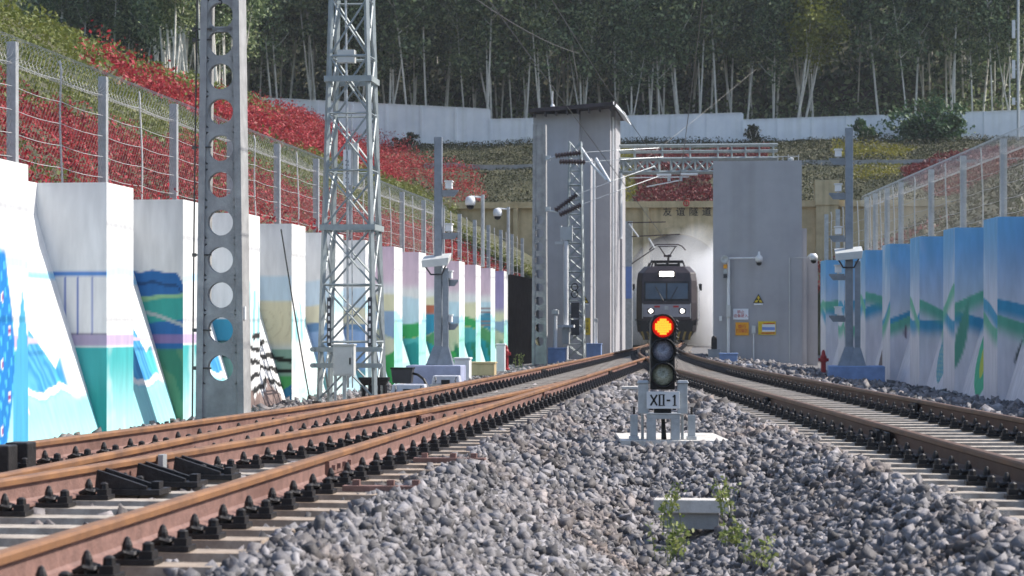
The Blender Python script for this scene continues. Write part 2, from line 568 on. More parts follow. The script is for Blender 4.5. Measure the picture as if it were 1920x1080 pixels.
zones = [stone_zone(8.5, 16, midlo, midhi, 1350, 0.040, 0.5, hole), stone_zone(16, 27, midlo, midhi, 950, 0.044, 0.5, hole),
         stone_zone(27, 47, midlo, midhi, 380, 0.072),
         stone_zone(16, 75, lambda s: np.full_like(s, QL - 0.1), lambda s: QA - G - 0.75 - 0.00175 * np.maximum(0, 40 - s) ** 2, 80, 0.07),
         stone_zone(24, 80, lambda s: QA + gv(s) + 0.62, lambda s: wallR_np(s) - 0.02, 95, 0.078),
         stone_zone(9, 40, lambda s: QA - G - 0.6 - 0.00175 * np.maximum(0, 40 - s) ** 2, midlo, 45, 0.05, 0.1)]
Vs, Fs, off = [], [], 0
for V, F in zones:
    Vs.append(V)
    Fs.append(F + off)
    off += len(V)
o = link('ballast_stones', np_mesh('ballast_stones', np.concatenate(Vs), np.concatenate(Fs), 'stone'))
o['kind'] = 'stuff'
tag(o, 'crushed grey ballast stones heaped between and beside the tracks', 'gravel')

# ------------------------------------------------------------------ railway tracks
PROF = [(-0.075, -0.176), (0.075, -0.176), (0.075, -0.163), (0.022, -0.148), (0.009, -0.135), (0.009, -0.055),
        (0.034, -0.042), (0.0365, -0.014), (0.030, -0.002), (0.018, 0.0), (-0.018, 0.0), (-0.030, -0.002), (-0.0365, -0.014), (-0.034, -0.042),
        (-0.009, -0.055), (-0.009, -0.135), (-0.022, -0.148), (-0.075, -0.163)]
def rail(name, qf, s0, s1, parent, org, mats, step=1.2, **kw):
    ss = np.arange(s0, s1 + 0.01, step)
    n = len(PROF)
    b = MB()
    for s in ss:
        b.v += [(qf(s) + x, s, z) for x, z in PROF]
    for k in range(len(ss) - 1):
        for j in range(n):
            a, c = k * n + j, k * n + (j + 1) % n
            b.f.append((a, c, c + n, a + n))
            b.mi.append(1 if 6 <= j <= 12 else 0)
    b.f += [tuple(range(n)), tuple(reversed(range((len(ss) - 1) * n, len(ss) * n)))]
    b.mi += [0, 0]
    return b.build(name, mats, parent, org, **kw)
def sleeper_mesh(L):
    b = MB()
    b.frustum((0, 0, -0.2), (L, 0.30), (0, 0, 0), (L - 0.02, 0.20))
    return b.mesh('sleeper', 'sleeper')
def fastener_mesh(name='fastener'):
    """black base plate with spring clip, tall capped bolt by the rail foot, shorter block outside; +x away from the rail"""
    b = MB()
    b.box(0.0, 0.20, -0.075, 0.075, -0.185, -0.160)
    b.box(0.125, 0.185, -0.05, 0.05, -0.160, -0.125)
    b.lathe((0.155, 0, -0.125), [(0.028, 0), (0.026, 0.03), (0.012, 0.04)], 7)
    b.lathe((0.06, 0, -0.162), [(0.045, 0), (0.042, 0.028), (0.026, 0.036), (0.024, 0.062), (0.012, 0.092), (0.004, 0.098)], 8)
    b.tube([(0.02, -0.06, -0.150), (0.06, -0.062, -0.128), (0.10, -0.05, -0.140), (0.11, 0, -0.13), (0.10, 0.05, -0.140), (0.06, 0.062, -0.128), (0.02, 0.06, -0.150)], 0.012, 5)
    return b.mesh(name, 'iron')
FM = fastener_mesh()
def spots_to_mesh(spots):
    """far fasteners joined: simplified plate + capped bolt"""
    b = MB()
    for q, s, sg in spots:
        b.box(q + (0.0 if sg > 0 else -0.20), q + (0.20 if sg > 0 else 0.0), s - 0.075, s + 0.075, -0.183, -0.150)
        x = q + sg * 0.06
        b.frustum((x, s, -0.150), (0.09, 0.09), (x, s, -0.066), (0.02, 0.02))
        x = q + sg * 0.155
        b.frustum((x, s, -0.150), (0.07, 0.09), (x, s, -0.10), (0.05, 0.05))
    return b
def sleepers(root, org, rows, rz=0.0):
    """rows: (q0, q1, s)"""
    cache = {}
    out = []
    for q0, q1, s in rows:
        L = round((q1 - q0) * 5) / 5
        if L not in cache:
            cache[L] = sleeper_mesh(L)
        o = link('sleeper', cache[L], root)
        o.location = ((q0 + q1) / 2 - org[0] + random.uniform(-.015, .015), s - org[1], -0.186 - org[2] + random.uniform(-.004, .002))
        o.rotation_euler = (0, 0, rz + random.uniform(-.006, .006))
        out.append(o)
    return out
def hang_fasteners(root, org, spots, limit=290):
    spots = sorted(spots, key=lambda t: t[1] + (6 if not t[3] else 0))
    for q, s, sg, vis in spots[:limit]:
        o = link('fastener', FM, root)
        o.location = (q + sg * 0.062 - org[0], s - org[1], -org[2])
        if sg < 0:
            o.rotation_euler = (0, 0, math.pi)
    rest = [(q + sg * 0.062, s, sg) for q, s, sg, v in spots[limit:]]
    spots_to_mesh(rest).build('fasteners', 'iron', root, org, kind='stuff')

S_NEAR = 6.6
org = (QA - G / 2, S_NEAR, 0.0)
trk = thing('railway_track', 'rusty turnout track on pale sleepers running past the white mural wall towards the tunnel', 'track', *org)
rm = ['rail', 'railtop']
rail('rail', qA, 5.4, 142, trk, org, rm)
rail('rail', qC, 5.4, 142, trk, org, rm)
rail('rail', qB2, 5.4, 39, trk, org, rm, label='inner closure rail of the turnout with orange rusty head')
rail('rail', qB1, 5.4, 39, trk, org, rm)
rows, spots = [], []
s = S_NEAR
while s < 122:
    right = qA(s) + 0.55
    if s > 52:
        right = max(right, qE(s) + 0.55)
    rows.append((qC(s) - 0.55, right, s))
    for qf, c in ((qA, 1), (qC, 1)) + (((qB1, 1), (qB2, 1)) if s < 38.5 else ()):
        if qf is qB1 and dv(s) < 0.28: continue
        if qf is qB2 and abs(qB1(s) - qB2(s)) < 0.35: continue
        spots.append((qf(s), s, 1, True))
        if qf is qA and dv(s) < 0.3 and s < 40: continue
        spots.append((qf(s), s, -1, False))
    s += 0.6
sleepers(trk, org, rows)
vis = [t for t in spots if t[3]]
hang_fasteners(trk, org, spots)
# joint plates, rail braces by the crossing, tie plates, insulated joints
for qf, s in ((qA, 15.2), (qA, 31.0), (qA, 45.4), (qB1, 22.9), (qC, 33.5), (qC, 47.0), (qA, 57.0)):
    b = MB()
    for sg in (-1, 1):
        b.box(qf(s) + sg * 0.024 - 0.014, qf(s) + sg * 0.024 + 0.014, s - 0.40, s + 0.40, -0.14, -0.05)
        for k in range(4):
            b.cbox((qf(s) + sg * 0.047, s - 0.3 + 0.2 * k, -0.095), (0.03, 0.035, 0.035))
    b.build('joint_plate', 'iron' if s > 40 else 'rail', trk, org)
for s in (13.6, 14.3, 15.0):
    q = qB1(s)
    b = MB()
    for dy in (-0.11, 0.07):
        b.add([(q + 0.03, s + dy, -0.17), (q + 0.36, s + dy, -0.17), (q + 0.36, s + dy, -0.13), (q + 0.05, s + dy, -0.03),
               (q + 0.03, s + dy + 0.035, -0.17), (q + 0.36, s + dy + 0.035, -0.17), (q + 0.36, s + dy + 0.035, -0.13), (q + 0.05, s + dy + 0.035, -0.03)],
              [(0, 1, 2, 3), (7, 6, 5, 4), (0, 4, 5, 1), (1, 5, 6, 2), (2, 6, 7, 3), (3, 7, 4, 0)])
    b.box(q + 0.03, q + 0.45, s - 0.14, s + 0.14, -0.183, -0.15)
    b.cbox((q + 0.40, s, -0.13), (0.05, 0.1, 0.05))
    b.build('rail_brace', 'iron', trk, org)
for s, qf in ((11.5, qB1), (14.65, qB1)):
    b = MB()
    b.box(qf(s) + 0.04, qf(s) + 0.075, s - 0.05, s + 0.05, -0.15, 0.0)
    b.build('tie_bracket', 'galv', trk, org)
for k in range(2):
    b = MB()
    b.box(qC(15.6) + 0.03, qC(15.6) + 0.20, 15.3 + k * 0.42, 15.5 + k * 0.42, -0.17, 0.015)
    b.build('crossing_block', 'iron', trk, org, bevel=0.01)
for s, w in ((17.0, 0.55), (14.0, 0.5)):      # rusty tie straps with bolts on the sleeper ends
    b = MB()
    b.box(QA + 0.28, QA + 0.28 + w, s - 0.05, s + 0.05, -0.184, -0.150)
    for k in (0.08, 0.3, 0.46):
        b.cbox((QA + 0.28 + k, s + 0.02, -0.135), (0.045, 0.05, 0.04))
    b.build('tie_strap', 'rail', trk, org)

org2 = (qE(9) - G / 2, 9.0, 0.0)
trk2 = thing('railway_track', 'brown rusty plain track on pale sleepers running past the blue painted wall', 'track', *org2)
rail('rail', qE, 6.0, 103, trk2, org2, ['raildark', 'railtop2'])
rail('rail', qD, 6.0, 103, trk2, org2, ['raildark', 'railtop2'])
rows, spots = [], []
s = 9.0
while s < 52:
    rows.append((qD(s) - 0.55, qE(s) + 0.55, s))
    s += 0.6
s = 9.0
while s < 88:
    spots.append((qD(s), s, -1, True))
    spots.append((qE(s), s, -1, True))
    spots.append((qD(s), s, 1, False))
    spots.append((qE(s), s, 1, False))
    s += 0.6
sleepers(trk2, org2, rows, math.atan(0.1015))
hang_fasteners(trk2, org2, spots, 250)
for qf, s in ((qD, 28.8), (qE, 26.8), (qD, 19.6), (qD, 20.1)):
    b = MB()
    b.box(qf(s) - 0.047, qf(s) - 0.012, s - 0.38, s + 0.38, -0.14, -0.05)
    for k in range(4):
        b.cbox((qf(s) - 0.06, s - 0.27 + 0.18 * k, -0.095), (0.035, 0.04, 0.04))
    b.build('joint_plate', 'iron', trk2, org2)

# concrete slab bridging the gully
org = (SLQ, SLS, -0.53)
t = thing('concrete_slab', 'short pale concrete slab lying across the gully among the weeds', 'slab', *org)
b = MB()
b.cbox((0, 0, 0.05), (0.56, 0.20, 0.10))
b.build('slab', 'slab', t, bevel=0.008)
b = MB()
b.box(-0.20, 0.20, -0.06, 0.10, -0.12, 0.0)
b.build('support', 'concrete', t)

# ------------------------------------------------------------------ painted retaining walls
def mixc(col, m, c):
    m = np.clip(m, 0, 1)[..., None]
    return col * (1 - m) + np.array(c) * m
def sst(x, a, b):
    t = np.clip((x - a) / (b - a + 1e-9), 0, 1)
    return t * t * (3 - 2 * t)
def ridge(x, seed):
    return snoise(x, x * 0 + seed * 3.7, seed, 4)
def tri(x, seed):                               # jagged mountain line
    r = np.random.default_rng(seed)
    k = np.floor(x).astype(int)
    h = r.uniform(-1, 1, 4000)
    t = x - k
    return h[k % 4000] * (1 - t) + h[(k + 1) % 4000] * t
WHITE, TEAL, CYAN, DEEP = (0.80, 0.80, 0.785), (0.07, 0.45, 0.46), (0.36, 0.72, 0.74), (0.03, 0.17, 0.40)
LAV, MID = (0.56, 0.45, 0.62), (0.035, 0.24, 0.52)
def line(z, h, w):
    return 1 - sst(np.abs(z - h), w * 0.6, w * 1.2)
def paint_left(i, face, h, s, z):
    """i pile number; face front/side/panel; h horizontal run on that face from its left edge (m)"""
    col = np.empty(z.shape + (3,))
    col[:] = WHITE
    nz = snoise(s * 2.2 + h * 1.3, z * 2.6, 21)
    if i <= 2:
        lake = sst(-z, -0.62, 0.55)
        if face == 'panel':
            x = s * 2.3
            m1 = 1.22 + 0.42 * tri(x, 5) - 0.34 * (h - 0.2)
            body = sst(m1 - z, 0, 0.03) * sst(2.5 - h, 0, 0.2)
            streak = 0.5 + 0.5 * np.sin((s * 9 + z * 5 + 3 * nz) * 2.2)
            col = mixc(col, body, MID)
            col = mixc(col, body * streak * 0.6, (0.13, 0.48, 0.72))
            col = mixc(col, body * sst(nz, 0.15, 0.5) * 0.8, (0.10, 0.55, 0.50))
            w = sst(0.12 + 0.10 * nz - z, 0, 0.18)
            col = mixc(col, w, CYAN)
            col = mixc(col, w * sst(-z, -0.1, 0.1) * (1 - sst(-z, 0.15, 0.5)), (0.30, 0.66, 0.68))
            col = mixc(col, line(z, 0.08 + 0.08 * nz, 0.05), WHITE)
            col = mixc(col, sst(z, 0.64, 0.66) * sst(0.80 - 0.05 * h - z, 0, 0.02), LAV)
            for a in (0.35, 0.55):
                col = mixc(col, line(h - 0.1 * (0.6 - z), a, 0.03) * sst(0.64 - z, 0, 0.02) * sst(z, -0.2, -0.15), WHITE)
            arc = 1.50 - 0.55 * np.clip((2.0 - h) / 2.0, 0, 1) ** 2
            col = mixc(col, line(z, arc, 0.05) * 0.8, (0.25, 0.62, 0.85))
        elif face == 'front':
            wv = sst(0.60 - z, 0, 0.03)
            col = mixc(col, wv, TEAL)
            col = mixc(col, wv * sst(-z, -0.5, 0.6), (0.46, 0.78, 0.78))
            col = mixc(col, wv * sst(nz, 0.1, 0.6) * 0.4, WHITE)
            col = mixc(col, sst(z, 0.60, 0.62) * sst(0.76 - z, 0, 0.02), LAV)
            col = mixc(col, line(z, 1.53 + 0.05 * np.sin(h * 2.2), 0.06) * 0.7, (0.45, 0.75, 0.92))
            if i == 0:                          # peacock breast with eye spots
                body = sst(0.62 + 0.18 * np.sin(z * 2.1 + 0.5) - h, 0, 0.04) * sst(1.75 - z, 0, 0.1)
                col = mixc(col, body, (0.02, 0.22, 0.58))
                col = mixc(col, body * sst(np.sin(s * 30 + z * 4) * np.sin(z * 22 + h * 6), 0.3, 0.7) * 0.8, (0.10, 0.55, 0.75))
                e = (np.sin(h * 13) * np.sin(z * 8.5 + 1))
                col = mixc(col, body * sst(e, 0.82, 0.88), (0.75, 0.70, 0.80))
                col = mixc(col, body * sst(e, 0.93, 0.96), (0.30, 0.05, 0.20))
            if i == 0:
                pk = sst(1.30 - np.abs(h - 1.05) * 3.2 - z, 0, 0.05) * sst(h, 0.7, 0.75)
                col = mixc(col, pk, (0.08, 0.40, 0.62))
        else:
            if i == 2:
                m1 = 1.62 + 0.16 * tri(h * 5.5 + 2, 9) - 0.12 * h
                body = sst(m1 - z, 0, 0.02) * sst(h, 0.10, 0.13)
                col = mixc(col, body, (0.035, 0.16, 0.42))
                col = mixc(col, body * line(z, m1 - 0.18 + 0.08 * nz, 0.02) * 0.7, (0.02, 0.05, 0.12))
                gr = sst(1.30 + 0.12 * nz - z, 0, 0.03) * sst(z - 0.95 - 0.2 * nz, 0, 0.05)
                col = mixc(col, body * gr, (0.05, 0.38, 0.33))
                col = mixc(col, body * line(z, 1.30 + 0.12 * nz, 0.03), (0.30, 0.55, 0.30))
                col = mixc(col, body * line(z, 0.95 + 0.1 * np.sin(h * 4), 0.03), (0.45, 0.50, 0.50))
                col = mixc(col, sst(0.55 - z, 0, 0.05) * sst(h, 0.2, 0.3), (0.06, 0.26, 0.17))
                col = mixc(col, sst(np.sin(h * 9 + z * 7 + 4 * nz), 0.2, 0.5) * sst(0.55 - z, 0, 0.05) * 0.6, (0.18, 0.36, 0.20))
                col = mixc(col, sst(z, 0.60, 0.62) * sst(0.74 - z, 0, 0.02), (0.28, 0.20, 0.42))
            else:
                col = mixc(col, sst(0.60 - z, 0, 0.02), (0.06, 0.42, 0.42))
                col = mixc(col, sst(0.30 - z, 0, 0.4) * 0.5, (0.03, 0.30, 0.26))
                col = mixc(col, line(z, 1.53 - 0.10 * sst(-h, -0.35, 0), 0.035), (0.12, 0.28, 0.62))
                for a in (0.45, 0.62, 0.80):
                    col = mixc(col, line(h, a, 0.012) * sst(1.5 - z, 0, 0.01) * sst(z, 0.7, 0.72), (0.14, 0.20, 0.50))
                col = mixc(col, sst(z, 0.60, 0.62) * sst(0.76 - z, 0, 0.02), (0.42, 0.36, 0.50))
                col = mixc(col, line(z, 0.765, 0.012), (0.10, 0.08, 0.15))
    elif i in (3, 4):
        st = sst(np.sin(z * 26 + 1.5 * np.sin(h * 3 + i) + 2.0 * nz), 0.1, 0.4)
        if face == 'side':
            if i == 3:
                col = mixc(col, sst(0.98 - z, 0, 0.02), (0.05, 0.30, 0.45))
                col = mixc(col, sst(0.62 - z, 0, 0.02), (0.20, 0.38, 0.32))
                col = mixc(col, sst(0.62 - z, 0, 0.02) * st * sst(z, 0.2, 0.3), (0.02, 0.02, 0.02))
                col = mixc(col, (line(z, -0.05, 0.06) + line(z, -0.35, 0.10)), (0.04, 0.05, 0.05))
            else:
                col = mixc(col, sst(1.78 + 0.08 * nz - z, 0, 0.05), (0.58, 0.72, 0.80))
                col = mixc(col, sst(1.32 + 0.05 * nz - z, 0, 0.05), (0.74, 0.69, 0.48))
                col = mixc(col, sst(np.sin(np.hypot(h - 0.5, z - 0.95) * 42), 0.75, 1.0) * sst(1.2 - z, 0, 0.1) * sst(z, 0.6, 0.7) * 0.5, (0.55, 0.48, 0.30))
                col = mixc(col, sst(0.62 - z, 0, 0.3) * sst(z, 0.42, 0.45), (0.55, 0.68, 0.74))
                col = mixc(col, sst(0.44 - z, 0, 0.02), (0.25, 0.42, 0.33))
                col = mixc(col, sst(0.44 - z, 0, 0.02) * sst(z, 0.0, 0.02) * st, (0.02, 0.025, 0.02))
                col = mixc(col, sst(-0.02 - z, 0, 0.05), (0.08, 0.40, 0.12))
                col = mixc(col, sst(-0.25 + 0.1 * np.sin(h * 7) - z, 0, 0.02), (0.03, 0.18, 0.33))
        else:
            wl = 1.25 + 0.4 * tri(h * 4 + i * 7, 15)
            fall = sst(wl - z, 0, 0.04) * sst(np.sin(h * 17 + nz * 2), -0.4, 0.3)
            col = mixc(col, fall * (0.8 if face == 'front' else 0.25) * sst(z, 0.45, 0.7), (0.18, 0.62, 0.66))
            if i == 3:
                wav = np.sin(z * 26 + 1.6 * np.sin(h * 2.6) + 2.5 * nz)
                reg = sst(0.70 + 0.15 * nz - z, 0, 0.05) * sst(z, -0.42, -0.35)
                col = mixc(col, reg * sst(wav, 0.25, 0.5), (0.03, 0.03, 0.03))
                col = mixc(col, sst(-0.20 + 0.16 * np.abs(np.sin(h * 9)) * np.sin(h * 5) - z, 0, 0.03) * sst(2.4 - h, 0, .2), (0.26, 0.19, 0.17))
            else:
                col = mixc(col, sst(0.6 - z, 0, 0.5) * sst(nz, -0.2, 0.3) * 0.7, (0.42, 0.78, 0.72))
    elif i in (5, 6):
        if face == 'front':
            col = mixc(col, sst(1.5 + 0.3 * nz - z, 0, 0.05) * sst(z, 1.0, 1.2) * 0.7, (0.35, 0.74, 0.82))
            col = mixc(col, sst(0.3 + 0.2 * nz - z, 0, 0.3) * 0.6, (0.45, 0.75, 0.72))
        else:
            k = 1.0 if face == 'side' else 0.4
            col = mixc(col, k * sst(1.75 + 0.1 * nz - z, 0, 0.06), (0.60, 0.72, 0.80))
            col = mixc(col, k * sst(1.30 + 0.1 * nz - z, 0, 0.04), (0.74, 0.69, 0.50))
            col = mixc(col, k * sst(0.95 + 0.1 * nz - z, 0, 0.03), (0.15, 0.28, 0.46))
            col = mixc(col, k * sst(0.80 + 0.1 * nz - z, 0, 0.03), (0.32, 0.46, 0.68))
            col = mixc(col, k * sst(-0.05 - z, 0, 0.1) * 0.7, (0.20, 0.55, 0.45))
    else:
        pink = sst(z, 1.7, 1.95)
        k = 1.0 if face == 'side' else (0.75 if face == 'front' else 0.35)
        if face == 'side':
            col = mixc(col, pink, (0.72, 0.55, 0.63))
        cr = 1.62 + 0.1 * ridge(s * 0.8 + h, 31)
        col = mixc(col, (1.0 if face == 'side' else 0.15) * sst(cr - z, 0, 0.08), (0.72, 0.69, 0.46) if i % 2 else (0.55, 0.72, 0.80))
        h1 = 1.15 + 0.18 * nz + 0.12 * math.sin(i * 2.3)
        col = mixc(col, k * sst(h1 - z, 0, 0.03), [(0.04, 0.28, 0.42), (0.30, 0.42, 0.56), (0.05, 0.38, 0.12)][i % 3] if face == 'side' else (0.28, 0.70, 0.78))
        h2 = 0.72 + 0.16 * np.sin(h * 4 + i) + 0.1 * nz
        col = mixc(col, k * sst(h2 - z, 0, 0.03), [(0.10, 0.32, 0.13), (0.70, 0.66, 0.45), (0.10, 0.45, 0.46)][i % 3] if face == 'side' else (0.30, 0.72, 0.55))
        h3 = 0.32 + 0.14 * np.sin(h * 5 + i * 2) + 0.1 * nz
        col = mixc(col, k * sst(h3 - z, 0, 0.03), [(0.03, 0.36, 0.42), (0.06, 0.40, 0.10), (0.03, 0.30, 0.30)][i % 3] if face == 'side' else (0.42, 0.78, 0.72))
        col = mixc(col, k * line(z, h2, 0.018) * 0.6, (0.60, 0.60, 0.25))
        if face == 'side' and i >= 9:
            col = mixc(col, sst(0.25 - z + 0.5 * np.abs(np.sin(h * 11 + i)), 0, 0.05) * sst(np.sin(h * 21 + z * 5), 0.2, 0.5) * sst(0.5 - z, 0, 0.3), (0.03, 0.22, 0.12))
        if face == 'side' and i == 9:
            col = mixc(col, sst(z, 1.18, 1.2) * sst(1.42 - z, 0, 0.02) * sst(h, 0.3, 0.32), (0.45, 0.14, 0.08))
        if face == 'side' and i == 12:
            for zz in np.arange(0.9, 1.5, 0.1):
                col = mixc(col, line(z, zz, 0.02), (0.30, 0.22, 0.22))
        if i == 13 and face == 'side':
            col = mixc(col, sst(z, 1.2, 1.5), (0.36, 0.30, 0.50))
    return col

def patch(acc, P, cols):
    """P (a,b,3) grid of points, cols (a,b,3)"""
    a, b = P.shape[:2]
    base = acc['n']
    I = base + np.arange(a * b).reshape(a, b)
    acc['V'].append(P.reshape(-1, 3))
    acc['C'].append(cols.reshape(-1, 3))
    acc['F'].append(np.stack([I[:-1, :-1].ravel(), I[:-1, 1:].ravel(), I[1:, 1:].ravel(), I[1:, :-1].ravel()], 1))
    acc['n'] += a * b
def mural_obj(name, acc, parent, org):
    V = np.concatenate(acc['V']) - np.array(org)
    me = np_mesh(name, V, np.concatenate(acc['F']), 'mural')
    ca = me.color_attributes.new('paint', 'FLOAT_COLOR', 'POINT')
    C = np.concatenate(acc['C'])
    ca.data.foreach_set('color', np.concatenate([C, np.ones((len(C), 1))], 1).astype(np.float32).ravel())
    return link(name, me, parent)
def new_acc():
    return {'V': [], 'C': [], 'F': [], 'n': 0}
ZB, DP = -0.75, 0.92
def batter(z):                                  # depth of the sloped infill behind the pile face
    return np.interp(z, [ZB, 2.28, WTOP], [0.02, DP, DP])
def build_wall(root, org, right_edges, face_q, sgn, paint, tailpanel, near=24.0):
    """sgn +1: wall on the left looking along (piles face +q); -1: wall on the right"""
    for n, (i, sr) in enumerate(right_edges):
        sl = sr - 1.25
        cell = max(0.022, sr / 28 * 0.022) if sr > near else 0.09
        zs = np.linspace(ZB, WTOP, int((WTOP - ZB) / cell))
        acc = new_acc()
        ss = np.linspace(sl, sr, max(8, int(1.25 / cell * 0.55)))
        S, Z = np.meshgrid(ss, zs)
        patch(acc, np.stack([np.full_like(S, face_q), S, Z], -1), paint(i, 'front', S - sl, S, Z))
        hh = np.linspace(0, DP + 0.08, int(1.0 / cell))
        H, Z = np.meshgrid(hh, zs)
        patch(acc, np.stack([face_q - sgn * (DP + 0.08 - H), np.full_like(H, sl), Z], -1), paint(i, 'side', H, H * 0 + sl, Z))
        wq = face_q - sgn * (DP + 0.08)
        P = np.array([[(face_q, sl, WTOP), (face_q, sr, WTOP)], [(wq, sl, WTOP), (wq, sr, WTOP)]], float)
        patch(acc, P, np.full((2, 2, 3), 0.7))
        P = np.array([[(face_q, sr, ZB), (wq, sr, ZB)], [(face_q, sr, WTOP), (wq, sr, WTOP)]], float)
        patch(acc, P, np.full((2, 2, 3), 0.75))
        mural_obj('pile', acc, root, org)
        # sloped infill panel beyond this pile
        s1 = right_edges[n + 1][1] - 1.25 if n + 1 < len(right_edges) else sr + tailpanel
        acc = new_acc()
        ss = np.linspace(sr, s1, max(10, int((s1 - sr) / cell * 0.6)))
        S, Z = np.meshgrid(ss, zs)
        patch(acc, np.stack([face_q - sgn * batter(Z), S, Z], -1), paint(i, 'panel', S - sr, S, Z))
        P = np.array([[(face_q - sgn * DP, sr, WTOP), (face_q - sgn * DP, s1, WTOP)], [(face_q - sgn * (DP + 0.4), sr, WTOP), (face_q - sgn * (DP + 0.4), s1, WTOP)]], float)
        patch(acc, P, np.full((2, 2, 3), 0.7))
        mural_obj('panel', acc, root, org)

def depth_to_s(Y, q):                           # depth on the sight axis -> along-track distance
    return (Y + q * ST) / CT
edges = [(i, depth_to_s(29.96 + 3.867 * (i - 1) - (0.5 if i == 0 else 0), QL)) for i in range(-3, 14)]
org = (QL, edges[0][1], -0.4)
wallL = thing('retaining_wall', 'sunlit white retaining wall of square piles with painted lake, bridge and mountain mural', 'wall', *org)
build_wall(wallL, org, [(max(0, i), s) for i, s in edges], QL, 1, paint_left, 0.6)

# dark clad stretch after the last pile
s0, s1 = edges[-1][1] + 0.3, edges[-1][1] + 9.5
t = thing('clad_wall', 'black clad wall section between the last mural pile and the holed concrete mast', 'wall', QL - 0.3, s0, -0.6)
b = MB()
x = 0.0
while x < s1 - s0 - 0.01:
    b.box(-0.55 - 0.06 * (int(x * 2) % 2), 0.25, x, x + 0.49, 0, 3.25)
    x += 0.5
b.build('cladding', 'tarp', t)

# ------- right wall (its own straight line)
AR = math.atan(WRT)
def paint_right(i, face, h, s, z):
    col = np.empty(z.shape + (3,))
    t = sst(z, 0.8, 2.6)
    lo, hi = np.array((0.80, 0.76, 0.79)), np.array((0.19, 0.45, 0.72))
    col[:] = lo
    col = col * (1 - t[..., None]) + hi * t[..., None]
    nz = snoise(s * 1.7 + h * 1.9, z * 1.7, 41)
    n2 = snoise(s * 6 + h * 6, z * 3, 43)
    col = mixc(col, sst(nz, 0.1, 0.8) * sst(z, 1.2, 1.6) * 0.75, (0.66, 0.76, 0.86))
    u = s * 0.62 + (0.62 * h if face == 'side' else 0)
    hb = 1.26 + 0.24 * np.sin(u * 2.1) + 0.06 * np.sin(u * 4.3)
    col = mixc(col, sst(hb - z, 0, 0.025) * sst(z, hb - 0.42, hb - 0.15), (0.09, 0.38, 0.58))
    hg = 1.26 + 0.34 * np.sin(u * 1.45 + 1.9) + 0.10 * np.sin(u * 3.7)
    col = mixc(col, sst(hg - z, 0, 0.025) * sst(z, hg - 0.42, hg - 0.12), (0.18, 0.52, 0.36))
    col = mixc(col, sst(1.0 - z, 0, 0.4) * sst(n2, 0.0, 0.6) * 0.18, (0.62, 0.60, 0.66))
    def leaf(c0, z0, z1, w, c, lean=0.0, dots=None):
        zz = np.clip((z - z0) / (z1 - z0), 0, 1)
        half = w * np.sin(np.pi * zz ** 0.7) + 0.001
        m = sst(half - np.abs(h - c0 - lean * (zz - 0.5)), 0, 0.03) * (z > z0) * (z < z1)
        if dots is not None:
            d = sst(np.sin(h * 70) * np.sin(z * 55), 0.3, 0.6)
            cc = mixc(np.ones_like(col) * np.array(c), d, dots)
            return col * (1 - m[..., None]) + cc * m[..., None]
        return mixc(col, m, c)
    if face == 'panel':
        if i == 2:
            col = leaf(1.7, -0.45, 1.35, 0.75, (0.10, 0.50, 0.28), 0.9)
            col = leaf(1.75, -0.1, 0.85, 0.30, (0.55, 0.60, 0.10), 0.5)
            col = leaf(0.75, -0.2, 0.95, 0.35, (0.42, 0.40, 0.44), 0.6)
        if i == 3:
            col = leaf(2.0, -0.30, 1.25, 0.60, (0.14, 0.38, 0.48), 0.8, (0.52, 0.62, 0.45))
        if i == 5:
            col = leaf(1.9, -0.4, 0.95, 0.5, (0.20, 0.15, 0.14), 0.6)
            col = leaf(2.3, 0.2, 0.9, 0.25, (0.50, 0.28, 0.33), 0.3)
        if i == 1:
            col = leaf(1.6, -0.3, 1.3, 0.45, (0.22, 0.26, 0.22), 0.8)
            col = leaf(0.6, -0.1, 1.1, 0.35, (0.12, 0.15, 0.13), 0.6)
        if i in (0, 6, 7):
            col = leaf(1.8, -0.2, 0.9, 0.4, (0.24, 0.20, 0.20), 0.5)
    if face == 'side':
        if i == 2:
            col = leaf(0.62, 0.2, 0.75, 0.05, (0.12, 0.14, 0.13), -0.2)
        if i == 3:
            col = leaf(0.85, 0.05, 1.5, 0.12, (0.16, 0.42, 0.30), -0.3)
        if i == 5:
            col = leaf(0.66, 0.55, 0.95, 0.05, (0.16, 0.10, 0.14))
    return col
yr = [(i, 39.0 + 4.15 * (i - 2)) for i in range(-4, 9)]
wallRt = link('retaining_wall', None)
wallRt.location = (WRX + WRT * yr[0][1], yr[0][1], -0.4)
wallRt.rotation_euler = (0, 0, -AR)
tag(wallRt, 'shaded retaining wall of square piles painted with blue sky, green hills and feathers', 'wall')
ro = (0.0, yr[0][1], -0.4)
# far edge of each pile is listed; the side that faces the viewer is the near one
build_wall(wallRt, ro, yr, 0.0, -1, paint_right, 0.3, 34.0)

